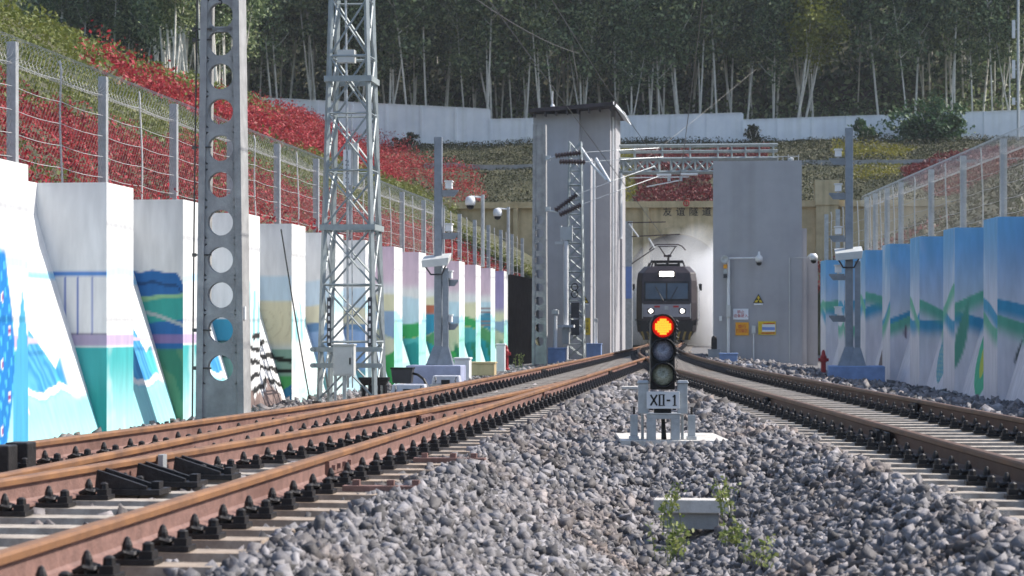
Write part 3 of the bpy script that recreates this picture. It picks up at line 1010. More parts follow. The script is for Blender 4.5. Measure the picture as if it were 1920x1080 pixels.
# ------------------------------------------------------------------ mesh fences with coiled razor wire
def fence(name, label, posts, base_z, top_z, loc, rz, spans_mesh=9):
    """posts: along positions (local y)"""
    root = link(name, None)
    root.location = loc
    root.rotation_euler = (0, 0, rz)
    tag(root, label, 'fence')
    b = MB()
    b.box(-0.06, 0.06, -0.06, 0.06, -0.5, top_z - base_z)
    pm = b.mesh('post', 'galv')
    rods = []
    for k in range(3):
        b = MB()
        hh = top_z - base_z - 0.12
        b.tube([(0.02 * math.sin(z * 2.5 + k), 0.02, z) for z in np.linspace(-0.3, hh, 9)] + [(-0.03, 0.02, hh + 0.12)], 0.016, 5)
        rods.append(b.mesh('rod', 'fwire'))
    H = top_z - base_z
    for n, y in enumerate(posts):
        o = link('post', pm, root)
        o.location = (0, y, 0)
        if n == 0:
            continue
        y0 = posts[n - 1]
        L = y - y0
        o = link('rod', rods[n % 3], root)
        o.location = (0, (y + y0) / 2, 0)
        b = MB()
        for k in range(6):
            z = 0.08 + k * (H - 0.35) / 5
            pts = [(0.015, y0 + L * t, z - 0.025 * math.sin(math.pi * ((t * 2) % 1))) for t in np.linspace(0, 1, 9)]
            b.tube(pts, 0.0045, 4, caps=False)
        b.build('strand', 'fwire', root)
        if n <= spans_mesh:
            b = MB()
            step = 0.13
            zt = H - 0.22
            k = -int(zt / step)
            while y0 + k * step < y:
                for d in (1, -1):
                    a0, a1 = y0 + k * step, y0 + k * step + zt
                    t0, t1 = max(0, (y0 - a0) / zt), min(1, (y - a0) / zt)
                    if t1 > t0:
                        za, zb = (t0 * zt, t1 * zt) if d > 0 else (zt - t0 * zt, zt - t1 * zt)
                        b.tube([(0.004 * d, a0 + zt * t0, za), (0.004 * d, a0 + zt * t1, zb)], 0.0013, 3, caps=False)
                k += 1
            b.build('wire_mesh', 'mesh', root, kind='stuff')
            b = MB()                                # razor wire coil along the top
            m = int(L / 0.16)
            pts = []
            for a in range(m * 10):
                an = a * 2 * math.pi / 10
                pts.append((0.0 + 0.19 * math.cos(an), y0 + L * a / (m * 10), H - 0.12 + 0.19 * math.sin(an)))
            b.tube(pts, 0.003, 3, caps=False)
            b.build('razor_coil', 'fwire', root)
    return root
FQ = -9.4
fy = [depth_to_s(29.0 - 4.3 + 4.02 * k, FQ) for k in range(0, 18)]
x, y = tw(FQ, fy[0])
fence('mesh_fence', 'galvanised mesh fence with razor wire before the red shrub slope', [a - fy[0] for a in fy], 2.65, 4.5, (x, y, 2.65), -TH, 11)
ry = [34.2, 38.4, 42.6, 46.9, 51.0, 55.6, 58.0, 60.2, 61.9, 65.5, 68.5, 71.5]
fence('mesh_fence', 'grey mesh fence with coiled wire standing on the blue painted wall', [a - ry[0] for a in ry], 2.62, 4.42,
      (WRX + 1.05 + WRT * ry[0], ry[0], 2.62), -AR, 8)

# ------------------------------------------------------------------ holed concrete masts
def holed_mast(name, label, q, s, z0, wb, wt_, H, hole_z, hr, solid_from, marks=None):
    root = thing(name, label, 'mast', q, s, z0)
    def wd(z): return wb + (wt_ - wb) * z / H
    fl = 0.09
    b = MB()
    cells = sorted(hole_z)
    segs = [(0.0, cells[0] - hr * 1.25, None)]
    for k, c in enumerate(cells):
        a0 = c - hr * 1.25
        a1 = c + hr * 1.25
        segs.append((a0, a1, c))
        nx = cells[k + 1] - hr * 1.25 if k + 1 < len(cells) else H
        if nx > a1:
            segs.append((a1, nx, None))
    d = 0.06
    for a0, a1, c in segs:
        if c is None:
            w0, w1 = wd(a0) / 2 - fl, wd(a1) / 2 - fl
            v = [(-w0, -d, a0), (w0, -d, a0), (w1, -d, a1), (-w1, -d, a1), (-w0, d, a0), (w0, d, a0), (w1, d, a1), (-w1, d, a1)]
            b.add(v, [(0, 1, 2, 3), (7, 6, 5, 4)])
        else:
            n = 28
            vo, vi = [], []
            for j in range(n):
                an = 2 * math.pi * j / n
                x, y = math.cos(an), math.sin(an)
                m = max(abs(x), abs(y))
                z = c + hr * 1.25 * y / m
                vo.append((x / m * (wd(z) / 2 - fl), z))
                vi.append((x * hr, c + y * hr))
            base = len(b.v)
            for yy in (-d, d):
                b.v += [(x, yy, z) for x, z in vo] + [(x, yy, z) for x, z in vi]
            for j in range(n):
                k2 = (j + 1) % n
                for off, in ((0,), (2 * n,)):
                    b.f.append((base + off + j, base + off + k2, base + off + n + k2, base + off + n + j))
                b.f.append((base + n + j, base + n + k2, base + 3 * n + k2, base + 3 * n + j))
                b.mi += [0, 0, 0]
    b.build('web', 'concrete', root)
    for sg in (-1, 1):
        b = MB()
        v = []
        for z in (-0.5, H):
            zz = max(z, 0)
            xo, xi = sg * wd(zz) / 2, sg * (wd(zz) / 2 - fl - 0.002)
            v += [(xo, -0.10, z), (xi, -0.10, z), (xi, 0.36, z), (xo, 0.36, z)]
        b.add(v, [(0, 1, 5, 4), (1, 2, 6, 5), (2, 3, 7, 6), (3, 0, 4, 7), (4, 5, 6, 7), (3, 2, 1, 0)])
        b.build('flange', 'concrete', root)
    return root
z0 = -0.42
q, s = fr(415, 31.3)
hz1 = [0.27, 0.80, 1.29, 1.78, 2.30, 2.83, 3.34, 3.85, 4.34, 4.81]
mast = holed_mast('concrete_mast', 'tall grey concrete catenary mast with round holes in front of the white mural wall', q, s, z0, 0.70, 0.46, 9.2,
                  [a - z0 for a in hz1] + [5.19 - z0, 6.4, 6.95], 0.180, 99)
text_part('number_mark', '4\n5', 0.16, 'black', mast, (0.0, -0.062, 5.47 - z0))
for zz in (5.0, 4.85, 3.35, 1.85, 0.8, 0.27):     # cable clamps on the left flange
    b = MB()
    b.tube([(-0.40, -0.06, zz - z0), (-0.12, -0.09, zz - z0)], 0.012, 5)
    b.cbox((-0.37, -0.06, zz - z0), (0.05, 0.05, 0.05))
    b.build('clamp', 'wire', mast)
b = MB()
b.tube([(-0.40, -0.06, 0.0), (-0.375, -0.06, 2.7), (-0.33, -0.06, 5.9)], 0.012, 5)
b.build('earth_cable', 'wire', mast)
b = MB()
b.box(0.318, 0.350, -0.06, 0.02, 1.37, 1.55)
b.build('plate', 'white', mast)

q, s = fr(1011.5, 76.7)
mast2 = holed_mast('concrete_mast', 'grey concrete mast with round holes carrying black insulators before the tall grey building', q, s, -0.45, 0.52, 0.44, 8.2,
                   [0.33 + 0.45 + 0.462 * k for k in range(10)], 0.15, 99)
for zz, ln in ((7.0, 0), (5.25, 1)):
    b = MB()
    b.cbox((0.30, -0.05, zz + 0.05), (0.16, 0.16, 0.16))
    b.tube([(0.3, -0.12, zz), (0.62, -0.12, zz + (0.12 if ln == 0 else -0.05))], 0.03, 6)
    b.build('bracket', 'galv', mast2)
    for k in range(2):
        b = MB()
        p0 = Vector((0.55 + 0.15 * k, -0.12, zz + (0.12 - 0.2 * k if ln == 0 else -0.15 * k + 0.0)))
        dr = Vector((0.85, 0.3, 0.12 if k == 0 else 0.0)) if ln == 0 else Vector((0.72, 0.2, 0.55 - 0.2 * k))
        pts = [p0 + dr * t for t in np.linspace(0, 1, 12)]
        b.tube(pts, 0.055, 7)
        for t in np.linspace(0.05, 0.95, 9):
            b.tube([p0 + dr * (t - 0.02), p0 + dr * (t + 0.02)], 0.095, 8)
        b.build('insulator', 'insul', mast2)
        b = MB()
        e = p0 + dr
        b.tube([e, e + Vector((1.2, 0.6, 0.5 if ln else 0.12)), e + Vector((2.6, 2.0, 1.1 if ln else 0.3))], 0.013, 5)
        b.build('stay_wire', 'galv', mast2)

# ------------------------------------------------------------------ lattice towers
def lattice(name, label, q, s, z0, wb, wtop, H, panels, m, leg=0.05, brace=0.028, extra=()):
    root = thing(name, label, 'tower', q, s, z0)
    def w(z): return (wb + (wtop - wb) * z / H) / 2
    cs = [(-1, -1), (1, -1), (1, 1), (-1, 1)]
    for cx, cy in cs:
        b = MB()
        b.bar((cx * w(0), cy * w(0), -0.4), (cx * w(H), cy * w(H), H), leg)
        b.build('leg', m, root)
    zs = np.linspace(0, H, panels + 1)
    for f in range(4):
        (ax, ay), (bx, by) = cs[f], cs[(f + 1) % 4]
        b = MB()
        for k in range(panels):
            z, z2 = zs[k], zs[k + 1]
            if k > 0:
                b.bar((ax * w(z), ay * w(z), z), (bx * w(z), by * w(z), z), brace * (1.5 if k % 3 == 0 else 1.0))
            b.bar((ax * w(z), ay * w(z), z), (bx * w(z2), by * w(z2), z2), brace)
            b.bar((bx * w(z), by * w(z), z), (ax * w(z2), ay * w(z2), z2), brace)
        b.build('bracing', m, root)
    return root, w
q, s = fr(660, 39.5)
tw1, w1 = lattice('lattice_tower', 'tall pale green-grey lattice radio tower rising beside the mural wall', q, s, -0.42, 1.0, 0.42, 11.0, 11, 'latt', 0.070, 0.026)
for z in (3.0, 5.6):
    b = MB()
    k = w1(z) + 0.07
    b.box(-k, k, -k, -k + 0.05, z - 0.05, z + 0.05)
    b.box(-k, k, k - 0.05, k, z - 0.05, z + 0.05)
    b.box(-k, -k + 0.05, -k + 0.05, k - 0.05, z - 0.05, z + 0.05)
    b.box(k - 0.05, k, -k + 0.05, k - 0.05, z - 0.05, z + 0.05)
    b.build('ring_beam', 'latt', tw1)
b = MB()
b.tube([(0.0, -0.40, 0.2), (-0.02, -0.36, 4.2), (-0.05, -0.30, 6.3), (-0.12, -0.22, 10.8)], 0.022, 6)
b.tube([(0.08, -0.40, 0.2), (0.06, -0.37, 5.0)], 0.012, 6)
b.build('feeder_cable', 'galv', tw1)
for sx in (-0.32, 0.40):
    b = MB()
    b.cbox((sx, -0.50 + 0.02, 1.35), (0.07, 0.02, 0.85))
    st_ = b.build('number_strip', 'dkgrey', tw1)
    for k in range(6):
        b = MB(); b.cbox((sx, -0.492, 1.02 + 0.13 * k), (0.035, 0.004, 0.07)); b.build('mark', 'white', st_)
b = MB()
b.cbox((-0.02, -0.36, 4.05), (0.14, 0.02, 0.62))
pl = b.build('number_plate', 'white', tw1)
text_part('number_mark', '1\n2\n2\n2', 0.145, 'black', pl, (-0.02, -0.374, 4.05))
for c_, d_ in (((0.05, -0.28, 4.10), (0.22, 0.12, 0.75)), ((-0.05, -0.25, 6.0), (0.3, 0.2, 0.22))):
    b = MB(); b.cbox(c_, d_); b.build('antenna_box', 'greybox', tw1)
b = MB()
b.box(-0.62, 0.62, -0.545, -0.50, 0.55, 0.63)
b.box(-0.62, 0.62, -0.545, -0.50, 0.83, 0.91)
for sx in (-0.6, 0.6):
    for z in (0.59, 0.87):
        b.lathe((sx, -0.53, z), [(0.04, 0), (0.04, 0.06)], 8, axis='y')
b.build('mounting_rail', 'latt', tw1)

def cabinet(name, label, q, s, z, d, m, group=None, post=0.0):
    root = thing(name, label, 'cabinet', q, s, z, group)
    b = MB()
    b.box(-d[0] / 2, d[0] / 2, -d[1] / 2, d[1] / 2, post, post + d[2])
    b.box(-d[0] / 2 - 0.015, d[0] / 2 + 0.015, -d[1] / 2 - 0.03, d[1] / 2 + 0.01, post + d[2] + 0.001, post + d[2] + 0.03)
    b.build('body', m, root, bevel=0.006)
    b = MB()
    b.box(-d[0] / 2 + 0.03, d[0] / 2 - 0.03, -d[1] / 2 - 0.012, -d[1] / 2 - 0.001, post + 0.03, post + d[2] - 0.03)
    b.build('door', m, root, bevel=0.003)
    b = MB()
    b.box(d[0] * 0.30, d[0] * 0.36, -d[1] / 2 - 0.035, -d[1] / 2 - 0.013, post + d[2] * 0.38, post + d[2] * 0.60)
    b.build('handle', 'black', root)
    if post:
        b = MB()
        b.box(-0.03, 0.03, -0.03, 0.03, -0.2, post - 0.001)
        b.box(-d[0] / 2, -d[0] / 2 + 0.04, -0.03, 0.03, -0.2, post - 0.001)
        b.build('stand', 'galv', root)
    return root
q, s = fr(646, 38.6)
cab = cabinet('junction_cabinet', 'light grey steel cabinet with black handle hung on the lattice tower foot', q, s, -0.42, (0.36, 0.22, 0.52), 'greybox', post=0.42)

# slender lattice mast with signs in front of the tall grey building
q, s = fr(1079, 90)
tw2, w2 = lattice('lattice_mast', 'slender white lattice mast standing before the tall grey building', q, s, -0.45, 0.72, 0.46, 8.7, 15, 'latt', 0.055, 0.03)
b = MB()
for k in range(2):
    z = hz(545, 90) + 0.45 + 0.14 - 0.28 * k
    pts = [(0.0 + 0.13 * math.cos(a), -0.40, z + 0.14 * math.sin(a)) for a in np.linspace(0, 2 * math.pi, 17)]
    b.tube(pts, 0.025, 5, caps=False)
b.build('ring_sign', 'black', tw2)
b = MB()
for k in range(2):
    b.cbox((0.02, -0.42, hz(582 + 32 * k, 90) + 0.45), (0.33, 0.10, 0.62))
b.build('indicator_box', 'dkgrey', tw2)
b = MB()
b.cbox((-0.30, -0.32, hz(440, 90) + 0.45), (0.36, 0.2, 0.40))
b.build('loudspeaker', 'greybox', tw2)
b = MB()
b.tube([(0.24, 0, 8.45), (0.75, -0.5, 7.7), (1.3, -0.9, 7.1)], 0.05, 6)
b.tube([(0.85, -0.5, 8.0), (1.45, -0.95, 7.0)], 0.06, 6)
b.build('stay_tube', 'white', tw2)
q, s = fr(1061, 87)
t = thing('antenna_pole', 'thin white pole with square floodlight beside the slender lattice mast', 'pole', q, s, -0.45)
b = MB()
b.tube([(0, 0, 0), (0, 0, 4.6)], 0.10, 8)
b.build('pole', 'white', t)
b = MB()
b.box(-0.33, 0.33, -0.3, 0.3, 1.25, 1.35)
b.build('tray', 'white', t)
b = MB()
b.box(-0.14, 0.14, -0.16, 0.16, 0.6, 1.22)
b.build('case', 'greybox', t)
b = MB()
b.box(-0.22, -0.16, -0.1, 0.1, 4.6, 5.2)
b.box(0.20, 0.26, -0.1, 0.1, 4.6, 5.2)
b.box(-0.16, 0.20, -0.08, 0.08, 4.65, 5.15)
b.box(-0.42, -0.10, -0.1, 0.1, 4.48, 4.58)
b.build('floodlight', 'greybox', t)

# ------------------------------------------------------------------ camera poles on plinths
def camera(b, x, y, z, sg, mi=1):
    b.box(min(x, x + sg * 0.34), max(x, x + sg * 0.34), y - 0.05, y + 0.05, z, z + 0.04, 0)
    b.box(x + sg * 0.14 - 0.07, x + sg * 0.14 + 0.07, y - 0.13, y + 0.08, z + 0.07, z + 0.21, mi)
    b.box(x + sg * 0.14 - 0.09, x + sg * 0.14 + 0.09, y - 0.16, y + 0.09, z + 0.215, z + 0.24, mi)
    b.tube([(x + sg * 0.14, y, z + 0.04), (x + sg * 0.14, y, z + 0.07)], 0.03, 6, mi)
def camera_pole(label, px, Z, zb, plinth, zplinth, sg, H, arms, lampz, m='steelblue', pm='lavbase', lamp_dx=0.0):
    q, s = fr(px, Z)
    root = thing('camera_pole', label, 'pole', q, s, zb)
    b = MB()
    b.box(plinth[0], plinth[1], -0.45, 0.45, -0.3, zplinth)
    b.build('plinth', pm, root, bevel=0.02)
    b = MB()
    b.box(-0.085, 0.085, -0.085, 0.085, zplinth, H)
    b.build('pole', m, root, bevel=0.012)
    b = MB()
    for x0 in (0.0,):
        b.frustum((x0, 0, zplinth), (0.50, 0.46), (x0, 0, zplinth + 0.42), (0.19, 0.19))
    b.build('base_gusset', m, root)
    b = MB()
    b.box(0.12 * 1 + lamp_dx, 0.24 + lamp_dx, -0.2, -0.08, zplinth, lampz)
    b.frustum((0.18 + lamp_dx, -0.14, zplinth), (0.36, 0.30), (0.18 + lamp_dx, -0.14, zplinth + 0.40), (0.13, 0.13))
    b.build('post', m, root)
    for z in arms:
        b = MB()
        b.frustum((sg * 0.22, 0, z - 0.10), (0.26, 0.10), (sg * 0.25, 0, z), (0.36, 0.12), 0)
        camera(b, sg * 0.10, -0.02, z, sg)
        b.build('camera_arm', [m, 'white'], root)
    b = MB()
    x0 = -0.02 + lamp_dx
    b.add([(x0 - 0.30, -0.42, lampz + 0.16), (x0 + 0.30, -0.42, lampz + 0.22), (x0 + 0.30, 0.10, lampz + 0.34), (x0 - 0.30, 0.10, lampz + 0.28),
           (x0 - 0.28, -0.42, lampz + 0.00), (x0 + 0.28, -0.42, lampz + 0.05), (x0 + 0.28, 0.10, lampz + 0.18), (x0 - 0.28, 0.10, lampz + 0.13)],
          [(0, 1, 2, 3), (7, 6, 5, 4), (0, 4, 5, 1), (1, 5, 6, 2), (2, 6, 7, 3), (3, 7, 4, 0)])
    b.build('scanner_head', 'greybox', root, bevel=0.01)
    b = MB()
    b.tube([(x0 - 0.22, -0.3, lampz + 0.02), (x0 - 0.12, -0.2, lampz - 0.14), (x0 + 0.12, -0.2, lampz - 0.14), (x0 + 0.22, -0.3, lampz + 0.05)], 0.02, 5)
    b.build('yoke', 'dkgrey', root)
    return root
def zz(py, Z, zb): return hz(py, Z) - zb
camera_pole('blue-grey steel pole with white cameras facing right on a lavender plinth by the mural wall', 822, 49, -0.30, (-0.65, 0.55), 0.30, 1,
            zz(257, 49, -0.30), [zz(360, 49, -.3), zz(440, 49, -.3), zz(528, 49, -.3), zz(610, 49, -.3)], zz(503, 49, -.3))
camera_pole('blue-grey steel pole with cameras facing left on a blue plinth by the blue painted wall', 1592, 49.5, -0.36, (-0.46, 0.76), 0.34, -1,
            zz(240, 49.5, -.36), [zz(300, 49.5, -.36), zz(365, 49.5, -.36), zz(445, 49.5, -.36), zz(517, 49.5, -.36), zz(595, 49.5, -.36)], zz(490, 49.5, -.36), 'steelblue', 'bluebase')

def cctv(label, px, Z, zbot, ztop, sg, dome=False):
    q, s = fr(px, Z)
    root = thing('cctv_pole', label, 'camera', q, s, zbot)
    b = MB()
    b.tube([(0, 0, 0), (0, 0, ztop - zbot)], 0.055, 8)
    b.build('pole', 'galv', root)
    b = MB()
    h = ztop - zbot
    b.tube([(0, 0, h - 0.08), (sg * 0.35, -0.05, h - 0.05)], 0.03, 6)
    b.build('arm', 'white', root)
    b = MB()
    b.lathe((sg * 0.36, -0.05, h - 0.36), [(0.05, 0), (0.14, 0.06), (0.16, 0.16), (0.13, 0.28), (0.04, 0.32)], 12)
    b.build('dome', 'white', root, smooth=True)
    b = MB()
    b.lathe((sg * 0.36, -0.07, h - 0.44), [(0.03, 0), (0.10, 0.04), (0.12, 0.12)], 10)
    b.build('lens', 'black', root)
    return root
cctv('small white dome camera on a pole at the end of the red shrubs', 905, 66, 2.6, hz(365, 66), -1)
cctv('white camera with dark lens on a pole by the black clad wall', 953, 76, 2.6, hz(388, 76), -1)

# ------------------------------------------------------------------ dwarf signal
sx, sy = (1243 - 960) / FPX * 21.0, 21.0
sig = thing('dwarf_signal', 'dwarf railway signal showing red, with plate XII-1, on a slab in the ballast', 'signal', sx, sy, -0.21, world=True)
b = MB()
b.add([(-0.40, -0.10, 0), (0.63, -0.10, 0), (0.56, 1.0, 0.02), (-0.40, 1.0, 0.02), (-0.40, -0.10, -0.10), (0.63, -0.10, -0.10), (0.56, 1.0, -0.10), (-0.40, 1.0, -0.10)],
      [(0, 1, 2, 3), (7, 6, 5, 4), (0, 4, 5, 1), (1, 5, 6, 2), (2, 6, 7, 3), (3, 7, 4, 0)])
b.build('slab', 'slab', sig, bevel=0.006)
b = MB()                                        # front inverted-U pedestal
b.box(-0.155, -0.07, -0.08, 0.0, 0.0, 0.20)
b.box(0.07, 0.155, -0.08, 0.0, 0.0, 0.20)
b.box(-0.155, 0.155, -0.08, 0.0, 0.2005, 0.245)
b.box(-0.165, 0.165, -0.09, 0.20, 0.2455, 0.252)
b.build('pedestal', 'galv', sig, bevel=0.004)
for sg in (-1, 1):
    b = MB()
    b.box(*sorted((sg * 0.235, sg * 0.305)), 0.0, 0.05, 0.035, 0.235)
    b.box(*sorted((sg * 0.225, sg * 0.315)), -0.02, 0.08, 0.0, 0.034)
    b.box(*sorted((sg * 0.175, sg * 0.20)), 0.05, 0.12, 0.0, 0.24)
    b.build('leg', 'galv', sig, bevel=0.004)
    b = MB()
    b.box(*sorted((sg * 0.135, sg * 0.232)), 0.00, 0.04, 0.245, 0.53)
    b.frustum((sg * 0.185, 0.02, 0.531), (0.12, 0.07), (sg * 0.185, 0.02, 0.56), (0.09, 0.05))
    b.build('side_plate', 'steelblue' if sg > 5 else 'galv', sig, bevel=0.006)
    b = MB()
    b.tube([(sg * 0.11, 0.02, 0.28), (sg * 0.11, 0.02, 0.38)], 0.02, 6)
    b.tube([(sg * 0.27, 0.03, 0.24), (sg * 0.27, 0.03, 0.31)], 0.012, 6)
    b.build('bolt', 'iron', sig)
b = MB()
b.box(-0.012, 0.012, 0.02, 0.06, 0.0, 0.2)
b.tube([(0.02, 0.05, 0.0), (0.0, 0.05, 0.25)], 0.02, 6)
b.build('conduit', 'black', sig)
b = MB()
b.box(-0.08, 0.08, 0.03, 0.10, 0.25, 0.34)
b.build('neck', 'black', sig)
b = MB()
b.box(-0.155, 0.155, -0.035, -0.02, 0.295, 0.455)
pl = b.build('number_plate', 'white', sig, bevel=0.003)
b = MB()
def stroke(x0, z0_, x1, z1_, w=0.016):
    d = Vector((x1 - x0, 0, z1_ - z0_)).normalized()
    n_ = Vector((-d.z, 0, d.x)) * w / 2
    b.prism([(x0 + n_.x, z0_ + n_.z), (x0 - n_.x, z0_ - n_.z), (x1 - n_.x, z1_ - n_.z), (x1 + n_.x, z1_ + n_.z)], -0.0385, -0.0355)
zl_, zh_ = 0.325, 0.425
for st_ in ((-0.118, zl_, -0.058, zh_), (-0.058, zl_ + 0.0004, -0.118, zh_ + 0.0004), (-0.034, zl_, -0.034, zh_), (0.004, zl_, 0.004, zh_), (-0.045, zl_, 0.016, zl_, 0.007), (-0.045, zh_, 0.016, zh_, 0.007),
            (0.032, 0.372, 0.066, 0.372), (0.108, zl_, 0.108, zh_), (0.108, zh_ - 0.003, 0.090, zh_ - 0.022, 0.012), (0.090, zl_, 0.126, zl_, 0.007)):
    stroke(*st_)
b.build('number_mark', 'black', pl)
zc = [1.062, 0.838, 0.612]
b = MB()
b.prism([(-0.115, 0.47), (0.115, 0.47), (0.115, 1.10), (0.08, 1.17), (0.0, 1.185), (-0.08, 1.17), (-0.115, 1.10)], 0.02, 0.20)
hs = b.build('housing', 'black', sig, bevel=0.012)
lens = ['redlamp', 'lensgrey', 'lensyel']
for k, z in enumerate(zc):
    n = 28
    b = MB()                                    # open hood ring
    base = len(b.v)
    for r, y in ((0.118, 0.019), (0.120, -0.10), (0.106, -0.10), (0.100, 0.017)):
        for j in range(n):
            a = 2 * math.pi * j / n
            cut = 0.06 * max(0.0, -math.sin(a))  # hood is shorter below
            b.v.append((r * math.cos(a), y + (cut if y < 0 else 0), z + r * math.sin(a)))
    for r in range(3):
        for j in range(n):
            a, c = base + r * n + j, base + r * n + (j + 1) % n
            b.f.append((a, c, c + n, a + n))
            b.mi.append(0)
    hd = b.build('hood', 'black', sig, smooth=True)
    b = MB()
    b.lathe((0, 0.012, z), [(0.102, 0.0), (0.098, 0.012), (0.06, 0.026), (0.0, 0.032)], n, axis='y')
    ln = b.build('lens', lens[k], sig, smooth=True)
    if k == 0:
        b = MB()
        for a in range(-3, 4):                  # glowing core made of the lens's square facets
            for c in range(-3, 4):
                if math.hypot(a, c) < 3.25:
                    b.box(a * 0.0215 - 0.0102, a * 0.0215 + 0.0102, -0.030, -0.021, z + c * 0.0215 - 0.0102, z + c * 0.0215 + 0.0102)
        b.build('lit_core', 'redcore', ln)
for sg in (-1, 1):
    b = MB()
    for k in range(16):
        z = 0.52 + k * 0.038
        b.tube([(sg * 0.128, 0.05, z), (sg * (0.14 + 0.008 * (k % 2)), 0.05, z + 0.02), (sg * 0.128, 0.05, z + 0.036)], 0.0035, 4)
    b.build('chain', 'dkgrey', sig)

# ------------------------------------------------------------------ trackside boxes
def point_machine(label, px, Z, z, L=0.75, group=None):
    q, s = fr(px, Z)
    root = thing('point_machine', label, 'machine', q, s, z, group)
    b = MB()
    b.frustum((0, 0, 0.06), (L, 0.34), (0, 0, 0.22), (L * 0.9, 0.26))
    b.build('cover', 'machine', root, bevel=0.02)
    b = MB()
    b.box(-L * 0.56, L * 0.56, -0.20, 0.20, 0.0, 0.055)
    b.build('bed', 'greybox', root)
    b = MB()
    b.box(-0.08, 0.08, -0.22, -0.171, 0.03, 0.14)
    b.build('lock', 'black', root)
    for sg in (-1, 1):
        b = MB()
        b.tube([(sg * L * 0.36, -0.155, 0.19), (sg * L * 0.33, -0.19, 0.13), (sg * L * 0.36, -0.19, 0.09)], 0.012, 5)
        b.build('latch', 'dkgrey', root)
    return root
PMG = 'pale point machines beside the rails'
point_machine('pale grey point machine beside the turnout in front of the black box', 768, 38.5, -0.36, 0.62)
point_machine('pale grey point machine beside the lavender plinth of the camera pole', 838, 42.5, -0.30, 0.55)
point_machine('white point machine beside the joining track near the grey building foot', 1318, 66, -0.33, 0.45)
point_machine('white point machine in front of the blue box by the grey building', 1378, 60, -0.36, 0.40, PMG)
point_machine('white point machine next to the signs wall foot', 1404, 60, -0.38, 0.40, PMG)
point_machine('small pale machine lying beyond the point machine next to the signs wall', 1432, 61, -0.45, 0.5)
q, s = fr(755, 41.5)
t = thing('equipment_box', 'black plastic equipment box standing behind the pale point machine', 'box', q, s, -0.40)
b = MB()
b.frustum((0, 0, 0.20), (0.34, 0.26), (0, 0, 0.46), (0.40, 0.28))
b.build('body', 'dkgrey', t, bevel=0.008)
b = MB()
b.box(-0.21, 0.21, -0.15, 0.15, 0.4605, 0.49)
b.build('lid', 'black', t)
b = MB()
for sx_ in (-0.12, 0.12):
    b.box(sx_ - 0.02, sx_ + 0.02, -0.05, 0.05, -0.05, 0.199)
b.build('leg', 'galv', t)
b = MB()
b.tube([(0.20, -0.05, 0.38), (0.30, -0.1, 0.36), (0.42, -0.2, 0.28), (0.55, -0.3, 0.06)], 0.025, 6)
b.build('cable', 'black', t)
for k, (px, lab) in enumerate(((688, 'black cable pot with flared cap by the lattice tower cabinet'), (716, 'black cable pot nearer the black equipment box'))):
    q, s = fr(px, 39.2)
    t = thing('cable_pot', lab, 'cable box', q, s, -0.40)
    b = MB()
    b.frustum((0, 0, 0.22), (0.14, 0.14), (0, 0, 0.32), (0.24, 0.2))
    b.box(-0.13, 0.13, -0.11, 0.11, 0.3205, 0.36)
    b.build('cap', 'iron', t)
    for dx in (-0.06, 0.06):
        b = MB()
        b.tube([(dx, 0, -0.1), (dx, 0, 0.22)], 0.04, 6)
        b.build('stem', 'iron', t)
def block(name, label, cat, px, Z, z, d, m, group=None, top=None):
    q, s = fr(px, Z)
    t = thing(name, label, cat, q, s, z, group)
    b = MB()
    b.box(-d[0] / 2, d[0] / 2, -d[1] / 2, d[1] / 2, 0, d[2])
    b.build('body', m, t, bevel=0.015)
    b = MB()
    b.box(-d[0] / 2 - 0.02, d[0] / 2 + 0.02, -d[1] / 2 - 0.02, d[1] / 2 + 0.02, d[2] + 0.001, d[2] + 0.05)
    b.build('cap', top or m, t, bevel=0.01)
    return t
block('painted_block', 'blue painted concrete block by the foot of the holed mast and the thin post', 'block', 1044, 78, -0.45, (0.62, 0.6, 0.50), 'bluebase')
block('painted_block', 'blue painted concrete block between the lattice mast and the tall grey building', 'block', 1114, 88, -0.40, (0.58, 0.5, 0.52), 'bluebase')
block('painted_block', 'blue painted concrete block carrying a white post before the grey building with signs', 'block', 1366, 66, -0.45, (0.52, 0.5, 0.46), 'bluebase')
block('painted_block', 'low blue-grey block on the ground under the yellow notice', 'block', 1452, 63, -0.55, (0.3, 0.4, 0.22), 'bluebase', None, 'dkgrey')
block('marker_post', 'short white concrete marker post standing before the black clad wall', 'post', 939, 62, -0.40, (0.24, 0.2, 0.72), 'white')
block('cable_cover', 'pale concrete cable cover among the ballast beside the turnout rail', 'block', 1185, 36, -0.25, (0.30, 0.3, 0.09), 'slab')
block('white_kerb_block', 'white painted block beside the lavender plinth of the camera pole', 'block', 868, 50.5, -0.40, (0.34, 0.4, 0.50), 'white')
block('base_strip', 'beige concrete footing strip under the far mural piles', 'footing', 893, 58, -0.42, (1.0, 0.5, 0.30), 'beige2')
def post_thing(label, px, Z, z0, z1, r, m='white', grp=None):
    q, s = fr(px, Z)
    t = thing('service_post', label, 'post', q, s, z0, grp)
    b = MB()
    b.tube([(0, 0, 0), (0, 0, z1 - z0)], r, 8)
    b.build('pole', m, t)
    b = MB()
    b.cbox((0, -0.02, (z1 - z0) * 0.93), (r * 3.4, r * 3.0, (z1 - z0) * 0.10))
    b.build('head', 'greybox', t)
    return t
post_thing('thin pale post standing on the blue block left of the lattice mast', 1041, 78, 0.05, hz(580, 78), 0.07)
post_thing('thin pale post standing on the blue block right of the lattice mast', 1118, 88, 0.12, hz(597, 88), 0.04)
